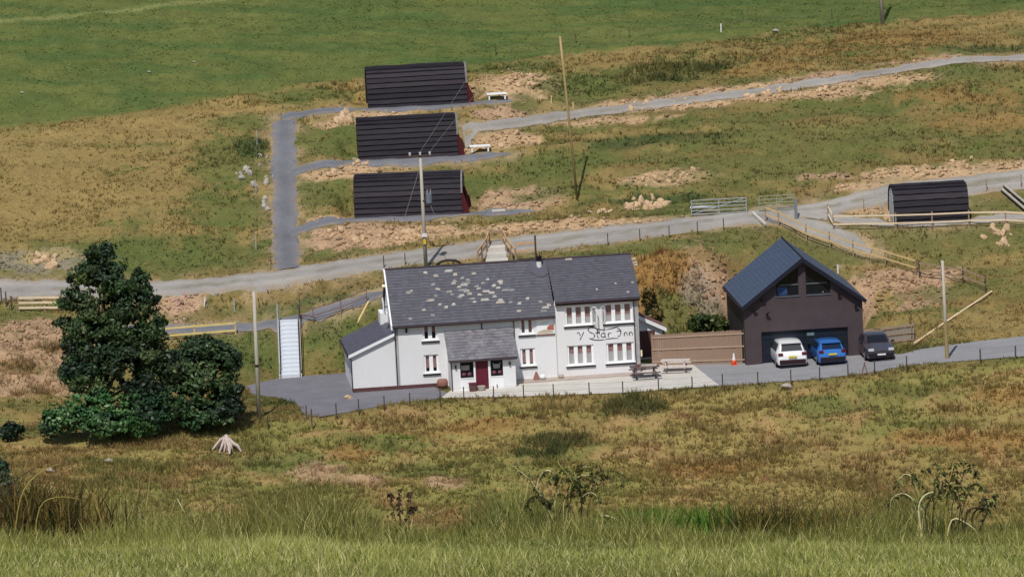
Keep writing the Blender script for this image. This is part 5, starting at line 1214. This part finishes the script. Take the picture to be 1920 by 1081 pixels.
tree_from_px('conifer_tree', (205,812), [(192,478,.75,.8,0,1500),(160,515,.9,.8,.3,1500),(215,520,1.1,1.0,-.2,2200),(140,560,.9,.7,.2,1300),(240,560,1.4,1.1,0,2600),(185,565,1.0,1.0,-.4,2000),(265,600,1.3,1.0,.2,2200),(215,615,1.5,1.2,-.3,2800),(125,605,.7,.35,.3,600),(280,645,1.2,1.0,0,2000),(175,655,.9,1.0,.1,1600),(230,670,1.6,1.2,-.6,3000),(150,690,1.1,.9,-.2,1600),(265,715,1.6,1.1,-.5,2600),(130,700,.7,.6,0,700),(150,625,1.0,.8,.1,1500),(135,655,.8,.7,0,1000),(175,600,1.0,.9,.3,1500),(170,720,1.2,.9,-.3,1600),(300,690,1.2,1.0,-.2,1800),(195,510,.9,1.0,0,1500),(250,530,.8,.8,.2,1200)],
    DK, 'tall dark evergreen tree left of the car park', .26, .17, 5, dens=1.7)
tree_from_px('broadleaf_tree', (378,805), [(375,655,1.3,.8,.2,2200),(330,690,1.2,1.1,0,2200),(420,680,1.0,1.1,.2,2200),(385,720,1.6,1.3,-.4,3200),(330,755,1.3,1.0,-.6,2400),(425,755,1.0,1.1,-.2,2200),(380,775,1.5,.8,-.9,2400)],
    DK, 'rounded dark bushy tree right of the tall evergreen', .2, .17, 6, dens=1.9)
tree_from_px('laurel_shrub', (215,822), [(170,760,1.4,.9,0,1600),(230,770,1.4,1.0,-.4,2000),(120,785,1.2,.8,0,1300),(280,770,1.3,1.0,-.5,1700),(95,798,.7,.6,0,700),(200,795,1.5,.7,-.8,1700),(265,795,1.2,.6,-.8,1400)],
    BR, 'glossy green shrub at the foot of the tall evergreen', .1, .19, 7, 'shrub', dens=1.6)
tree_from_px('round_shrub', (22,826), [(22,806,.6,.5,0,700),(12,812,.4,.4,0,300)], DK, 'small dark round shrub at the left border', .05, .2, 8, 'shrub')
tree_from_px('gorse_shrub', (1325,618), [(1320,603,.8,.5,0,600),(1345,606,.7,.4,.2,500),(1300,610,.5,.35,0,300)], [np.array(lin(52,72,36)), np.array(lin(70,86,44))], 'low green shrub at the foot of the rock cutting', .04, .2, 10, 'shrub')
tree_from_px('gorse_shrub', (1225,605), [(1218,560,.4,.7,.3,300),(1228,590,.5,.5,0,300)], [np.array(lin(74,76,44)), np.array(lin(96,84,48))], 'olive shrub beside the right gable of the inn', .04, .2, 13, 'shrub')

# ------------------------------------------------------------------ hillside grass (one mass)
def tufts(name, N, xr, yr, hmul, wid, nb, keep, label, seed, cvar=.22):
    rg = np.random.default_rng(seed); x = rg.uniform(*xr, N); y = rg.uniform(*yr, N)
    cl_ = np.clip((fbm(x*.28+seed, y*1.15+3, 3)*.65+fbm(x*.09, y*.16+seed, 2)*.35-.34)*3.4, .2, 1.0); k = (grid_at(VEG,x,y)*np.maximum(grid_at(DEN,x,y)*cl_, np.where(grid_at(HT,x,y) > .38, .9, 0)) > rg.random(N)) & keep(x,y); x = x[k]; y = y[k]; n = len(x)
    z = hz(x,y); c = grid_at(COLR,x,y); h = grid_at(HT,x,y)*hmul*rg.uniform(.55,1.5,n)
    clump = .35 + 1.3*fbm(x*.5, y*1.2, 3); h = h*clump
    tone = rg.uniform(1-cvar,1+cvar,n)[:,None]*(1+rg.normal(size=(n,3))*.05)
    straw = rg.random(n) < .08; c = np.where(straw[:,None], c*.6+np.array(lin(176,156,104))*.4, c)
    c = np.clip(c*tone*1.14,0,1)
    V = np.zeros((n,nb,3,3)); 
    for i in range(nb):
        a = rg.uniform(0,2*math.pi,n); lean = rg.uniform(.15,.8,n)*h; off = rg.uniform(0,.12,n)
        bx = x+np.cos(a)*off; by = y+np.sin(a)*off; w_ = wid*rg.uniform(.6,1.4,n)
        ta = rg.uniform(0,math.pi,n); dx = np.cos(ta)*w_; dy = np.sin(ta)*w_*.4
        hh = h*rg.uniform(.6,1.1,n)
        V[:,i,0] = np.column_stack([bx-dx,by-dy,z-.03]); V[:,i,1] = np.column_stack([bx+dx,by+dy,z-.03])
        V[:,i,2] = np.column_stack([bx+np.cos(a)*lean,by+np.sin(a)*lean,z+hh])
    Cc = np.repeat(c[:,None,:], nb*3, axis=1).reshape(-1,3); V = V.reshape(-1,3)
    o = big_mesh(name, V, np.arange(len(V)).reshape(-1,3), M_grass, Cc); return tag(o, label, 'grass', kind='stuff')
infield = lambda x,y: y > np.interp(x, FIELD[:,0], FIELD[:,1])
tufts('meadow_grass', 110000, (-40,40), (-24,12), 1.15, .04, 5, lambda x,y: y < np.interp(x, toe[:,0], toe[:,1])+.2, 'rough brown and green grass of the meadow below the road', 41, .13)
tufts('hill_grass', 120000, (-42,44), (-6,56), 1.0, .042, 4, lambda x,y: (y > np.interp(x, toe[:,0], toe[:,1])) & ~infield(x,y), 'dry tussocky grass on the hillside round the pods', 42, .17)
tufts('field_grass', 44000, (-44,48), (34,68), .75, .06, 3, infield, 'short green grass of the upper field', 43, .15)

# loose earth and stones on the bare ground (too many to count)
def clods(name, N, label):
    rg = np.random.default_rng(77); x = rg.uniform(-42,44,N); y = rg.uniform(4,52,N); k = (grid_at(RUF,x,y)*1.1 > rg.random(N)) & (grid_at(VEG,x,y) > .05); x = x[k]; y = y[k]; n = len(x); z = hz(x,y)
    base = np.array([(1,0,0),(-1,0,0),(0,1,0),(0,-1,0),(0,0,1),(0,0,-1)],float); F0 = np.array([(0,2,4),(2,1,4),(1,3,4),(3,0,4),(2,0,5),(1,2,5),(3,1,5),(0,3,5)])
    r = rg.uniform(.03,.13,n)*rg.choice([1,1,1,1.7],n); V = base[None]*rg.uniform(.6,1.3,(n,6,1))*r[:,None,None]*np.array([1.25,1,.7]); a = rg.uniform(0,6.28,n); c_, s_ = np.cos(a), np.sin(a)
    V = np.stack([V[...,0]*c_[:,None]-V[...,1]*s_[:,None], V[...,0]*s_[:,None]+V[...,1]*c_[:,None], V[...,2]], -1) + np.stack([x,y,z+r*.2],-1)[:,None]
    c = grid_at(COLR,x,y)*rg.uniform(.6,1.25,n)[:,None]; F = (np.arange(n)*6)[:,None,None]+F0[None]
    o = big_mesh(name, V.reshape(-1,3), F.reshape(-1,3), M_clod, np.repeat(np.clip(c,0,1),6,axis=0)); tag(o, label, 'earth', kind='stuff')
M_clod = mat('earth_clod', None, .95, var=.15, scale=6, attr=True, spec=.08)
clods('loose_earth', 52000, 'loose clods and stones on the bare earth banks')

# ------------------------------------------------------------------ near hilltop: grass and weeds close to the camera
def fgp(px, s):
    p = at_y(px, 1000, CAM[1]+s); return Vector((p[0], p[1], float(hz(p[0], p[1])[0])))
def blades(name, N, srange, hfun, cols, wid, label, seed, lean=.5, dens=None, xext=1.0, sfac=None):
    rg = np.random.default_rng(seed); s = rg.uniform(*srange, N); x = (rg.uniform(-1,1,N))*(s*.1053*xext+.6); y = CAM[1]+s
    pat = fbm(x*.9+seed, s*.6, 3)
    if dens is not None:
        k = rg.random(N) < dens(x, s, pat); x, y, s, pat = x[k], y[k], s[k], pat[k]
    n = len(x); z = hz(x,y); h = hfun(x, s, pat, rg)
    big = fbm(x*.5+seed*1.7, s*.3+5, 3); C1, C2 = np.array(cols[0]), np.array(cols[1]); t_ = np.clip((pat-.3)/.4+rg.normal(size=n)*.35, 0, 1)[:,None]; c = (C1*(1-t_)+C2*t_)*rg.uniform(.7,1.3,n)[:,None]*(.62+.76*big)[:,None]
    if sfac is not None: c = c*np.interp(s, *sfac)[:,None]
    if len(cols) > 2: q = rg.random(n) < .16; c[q] = np.array(cols[2])*rg.uniform(.8,1.2,q.sum())[:,None]
    a = rg.uniform(0,2*math.pi,n); ln = rg.uniform(.1,1,n)*lean*h; dx, dy = np.cos(a), np.sin(a); w_ = wid*rg.uniform(.6,1.4,n)
    V = np.zeros((n,5,3))
    V[:,0] = np.column_stack([x-w_,y,z-.02]); V[:,1] = np.column_stack([x+w_,y,z-.02])
    mx, my, mz = x+dx*ln*.35, y+dy*ln*.35, z+h*.6
    V[:,2] = np.column_stack([mx-w_*.75,my,mz]); V[:,3] = np.column_stack([mx+w_*.75,my,mz]); V[:,4] = np.column_stack([x+dx*ln,y+dy*ln,z+h])
    b0 = (np.arange(n)*5)[:,None]; F = np.concatenate([b0+np.array([[0,1,3]]), b0+np.array([[0,3,2]]), b0+np.array([[2,3,4]])], 0)
    o = big_mesh(name, V.reshape(-1,3), F, M_grass, np.repeat(np.clip(c,0,1),5,axis=0)); return tag(o, label, 'grass', kind='stuff')
def nh(x, s, p, rg):
    lo = fbm(x*.35+4, s*.25, 2)
    return (.03+.17*np.clip(p-.25,0,1)**1.2)*(.5+1.1*lo)*rg.uniform(.4,1.7,len(x))*np.interp(s,[26,38,46,50],[.9,1,.9,.6])
blades('near_grass', 310000, (25,49.5), nh, [lin(106,114,54), lin(158,160,90), lin(204,196,142)], .0042, 'bright yellow green grass on the near hilltop', 51, .9, xext=1.25, sfac=([25,36,43,49.5],[1.02,1.0,.86,.72]))
blades('tall_near_grass', 180000, (38,57), lambda x,s,p,rg: (.05+.85*np.clip(p-.30,0,1)**1.2)*rg.uniform(.3,1.5,len(x))*np.interp(s,[38,45,49,52,57],[.3,.62,1,1.7,2.0]), [lin(84,92,46), lin(132,132,70), lin(196,186,124)], .0042, 'taller olive grass along the brow of the near hill', 52, .7, xext=1.25, dens=lambda x,s,p: np.clip((p-.28)*3.0,.04,1)*np.interp(s,[38,44,50,57],[.22,.75,1,1]), sfac=([38,44,50,57],[1.25,1.1,.95,.85]))
def near_clump(px, s, wdt, h, n, cols, label, name, seed):
    rg = np.random.default_rng(seed); o = fgp(px, s); x = o.x+rg.normal(size=n)*wdt*.5; y = o.y+rg.normal(size=n)*.25; z = hz(x,y)
    hh = h*rg.uniform(.35,1.1,n); a = rg.uniform(0,2*math.pi,n); ln = hh*rg.uniform(.1,.7,n); w_ = .007*rg.uniform(.6,1.4,n); V = np.zeros((n,5,3)); x -= o.x; y -= o.y; z -= o.z
    V[:,0] = np.column_stack([x-w_,y,z-.03]); V[:,1] = np.column_stack([x+w_,y,z-.03]); mx, my = x+np.cos(a)*ln*.35, y+np.sin(a)*ln*.35
    V[:,2] = np.column_stack([mx-w_*.8,my,z+hh*.62]); V[:,3] = np.column_stack([mx+w_*.8,my,z+hh*.62]); V[:,4] = np.column_stack([x+np.cos(a)*ln,y+np.sin(a)*ln,z+hh])
    b0 = (np.arange(n)*5)[:,None]; F = np.concatenate([b0+np.array([[0,1,3]]), b0+np.array([[0,3,2]]), b0+np.array([[2,3,4]])], 0)
    c = np.array(cols)[rg.integers(len(cols),size=n)]*rg.uniform(.7,1.3,n)[:,None]
    ob = big_mesh(name, V.reshape(-1,3), F, M_grass, np.repeat(c,5,axis=0)); ob.location = o; return tag(ob, label, 'plant')
G1 = [lin(84,120,44), lin(110,150,60), lin(70,100,40)]; G2 = [lin(92,86,44), lin(130,112,60), lin(70,74,38)]; G3 = [lin(104,86,50), lin(134,112,66), lin(72,62,40)]
near_clump(1215, 53, .5, .62, 700, G1, 'lush bright green clump left of the dark rushes', 'green_clump', 61)
near_clump(1330, 53, .45, .62, 600, G1, 'lush green clump just right of the other bright clump', 'green_clump', 62)
near_clump(1440, 52, .5, .62, 800, G2, 'dark rush clump with seed heads at the hill brow', 'rush_clump', 63)
near_clump(1560, 51, .3, .5, 600, G2, 'lower dark rush clump left of the curled bracken', 'rush_clump', 64)
near_clump(960, 54, .5, .72, 500, [lin(70,92,46), lin(96,112,54)], 'soft green clump left of the tall bracken', 'green_clump', 65)
near_clump(530, 52, .4, .45, 700, G2, 'olive grass clump at the left middle of the brow', 'grass_clump', 66)
near_clump(60, 50, .7, .85, 900, G3+G2, 'brown bracken mass at the left edge of the brow', 'bracken_clump', 67)
near_clump(150, 51, .5, .5, 500, G3+G2, 'smaller brown grass clump beside the left bracken mass', 'grass_clump', 68)
near_clump(15, 54, .4, 1.05, 500, [lin(58,74,44), lin(74,88,50)], 'dark green clump cut by the left border', 'green_clump', 69)
o_ = fgp(4, 53); t = empty('near_shrub', o_, 0, 'blue green shrub cut by the left border above the brown bracken', 'shrub')
leaves('crown', [(-.04,0,.96,.16,.2,.2,700),(.04,0,.78,.17,.2,.2,600),(-.1,0,.5,.25,.2,.3,500)], t, [np.array(lin(44,66,56)), np.array(lin(58,82,66))], .05, 91)
b = MB(); limb(b, (0,0,-.2), (0,0,.6), .02, .01, .03); b.build('trunk', M_bark, t)
M_stem = mat('weed_stem', lin(150,138,72), .8, var=.3, scale=14); M_dstem = mat('dark_stem', lin(66,54,40), .85, var=.3, scale=14); M_pstem = mat('pale_stem', lin(192,186,140), .8, var=.2, scale=14)
def fronds(b, pts, n, size, rg, col):
    for i in range(n):
        t_ = rg.uniform(.3,1); k = min(int(t_*(len(pts)-1)), len(pts)-2); p = pts[k].lerp(pts[k+1], t_*(len(pts)-1)-k)
        a = rg.uniform(0,6.28); L_ = size*rg.uniform(.5,1.4); d = Vector((math.cos(a), math.sin(a)*.5, rg.uniform(-.8,.5)))*L_; sd = Vector((-d.z*.35, .2*L_, d.x*.35))
        curl = p+d*.9+Vector((0,0,-L_*.35)); v_ = rg.uniform(.6,1.7); b.add([p, p+d*.5+sd, curl, p+d*.5-sd*.6], [(0,1,2,3)], tuple(min(1,c*v_) for c in rg.choice(col)))
M_frond = mat('frond', None, .8, attr=True, var=.25, scale=20, transl=.15)
def weed(px, s, stems, label, seed, name='bracken_plant', leaf=60, lsize=.05, lcols=None, curls=0):
    rg = random.Random(seed); stems = list(stems)
    for i in range(curls):
        x0 = px+rg.uniform(-55,55); hh = rg.uniform(50,130); sd = rg.choice((-1,1)); y0 = 1005; tp = (x0+sd*rg.uniform(5,25), y0-hh); R = rg.uniform(10,24)
        path = [(x0,y0),(x0+sd*rg.uniform(-6,8),y0-hh*.5),tp]+[(tp[0]+sd*R*(1-math.cos(a)),tp[1]-R*math.sin(a)) for a in (.8,1.6,2.5,3.4)]
        stems.append((path, rg.uniform(.004,.008), rg.choice((M_stem, M_dstem, M_pstem))))
    o = fgp(px, s); t = empty(name, o, 0, label, 'plant'); 
    for si, (path, r, m) in enumerate(stems):
        pts = [Vector(at_y(x, y, o.y))-o+Vector((0,rg.uniform(-.06,.06),0)) for x, y in path]; pts[0].z = float(hz(pts[0].x+o.x, o.y)[0])-o.z-.03
        sm_ = []
        for i in range(len(pts)-1):
            p0 = pts[max(i-1,0)]; p1 = pts[i]; p2 = pts[i+1]; p3 = pts[min(i+2,len(pts)-1)]
            for j in range(4): u = j/4; sm_.append(.5*((2*p1)+(p2-p0)*u+(2*p0-5*p1+4*p2-p3)*u*u+(3*p1-p0-3*p2+p3)*u**3))
        sm_.append(pts[-1]); b = MB(); n = len(sm_); b.tube(sm_, [r*1.3*(1-.6*i/n) for i in range(n)], 6); st_ = b.build('stem', m, t, smooth=True)
        if leaf:
            f = MB(); fronds(f, sm_, leaf, lsize, rg, lcols or [lin(84,76,44), lin(128,116,62), lin(62,66,40), lin(96,104,54)]); f.build('fronds', M_frond, st_)
    return t
weed(1080, 53, [([(1095,1000),(1072,960),(1068,920),(1082,888),(1110,872)],.010,M_stem),([(1060,1000),(1040,960),(1048,915),(1030,880),(1012,895),(1004,925)],.011,M_pstem),([(1080,1000),(1082,950),(1072,900),(1050,872),(1046,862)],.009,M_stem),([(1100,1000),(1090,940),(1088,905),(1075,890)],.009,M_dstem),([(1070,1000),(1030,960),(1000,905),(962,872)],.006,M_pstem),([(1110,1000),(1120,975),(1150,968),(1165,985)],.009,M_pstem)],
     'tall curled bracken plant at the middle of the brow', 71, leaf=46, lsize=.05, curls=14)
weed(1775, 51, [([(1735,1010),(1722,960),(1730,930),(1755,922),(1790,932)],.011,M_pstem),([(1750,1010),(1735,965),(1745,930),(1722,905),(1714,888)],.007,M_dstem),([(1800,1010),(1812,965),(1830,950),(1850,955),(1848,930)],.010,M_dstem),([(1770,1010),(1785,975),(1820,985),(1840,1010)],.010,M_pstem),([(1790,1010),(1800,950),(1795,915),(1790,885)],.006,M_dstem),([(1820,1010),(1845,975),(1860,940),(1866,925)],.006,M_dstem)],
     'dark curled bracken plant with broken stems at the right of the brow', 72, leaf=46, lsize=.05, curls=13, lcols=[lin(56,58,38), lin(76,76,46), lin(104,98,58), lin(120,130,70)])
weed(752, 52, [([(752,1010),(750,970),(748,935),(752,915)],.010,M_dstem),([(752,975),(735,945),(730,925)],.005,M_dstem),([(752,965),(765,940),(770,922)],.005,M_dstem),([(752,990),(770,960),(778,950)],.004,M_dstem)], 'dead dark dock stem left of the middle of the brow', 73, 'dock_stem', 50, .04, [lin(60,46,40), lin(78,58,48)])
weed(1610, 51, [([(1690,1040),(1660,1000),(1620,985),(1590,990)],.009,M_pstem),([(1590,1005),(1580,970),(1566,945),(1562,925)],.007,M_stem)], 'pale arching dead stem left of the right bracken', 74, 'dead_stem', 0)
weed(350, 51, [([(356,1005),(352,975),(342,950),(332,935)],.007,M_pstem),([(390,1005),(378,985),(372,970)],.008,M_dstem)], 'thin pale bent stem at the left of the brow', 75, 'dead_stem', 6, .03)
weed(245, 51, [([(245,1010),(244,985),(240,975)],.008,M_pstem),([(280,1005),(270,975),(262,960)],.006,M_dstem)], 'short pale weed stems left of the bent stem', 76, 'dead_stem', 14, .03)
weed(1420, 52, [([(1425,1000),(1430,960),(1432,918)],.005,M_dstem),([(1450,1000),(1452,960),(1450,920)],.005,M_dstem),([(1480,1000),(1478,965),(1474,925)],.005,M_dstem)], 'upright dark seed stems in the rush clump', 77, 'seed_stems', 14, .025, [lin(50,40,34)])
weed(60, 49, [([(20,1000),(40,930),(70,890),(110,870)],.007,M_stem),([(60,1000),(75,950),(110,930),(150,935)],.006,M_stem),([(5,1000),(10,940),(30,900),(60,880)],.007,M_dstem)], 'arching brown grass stems at the left edge', 78, 'dead_stem', 10, .04, [lin(110,84,50)])
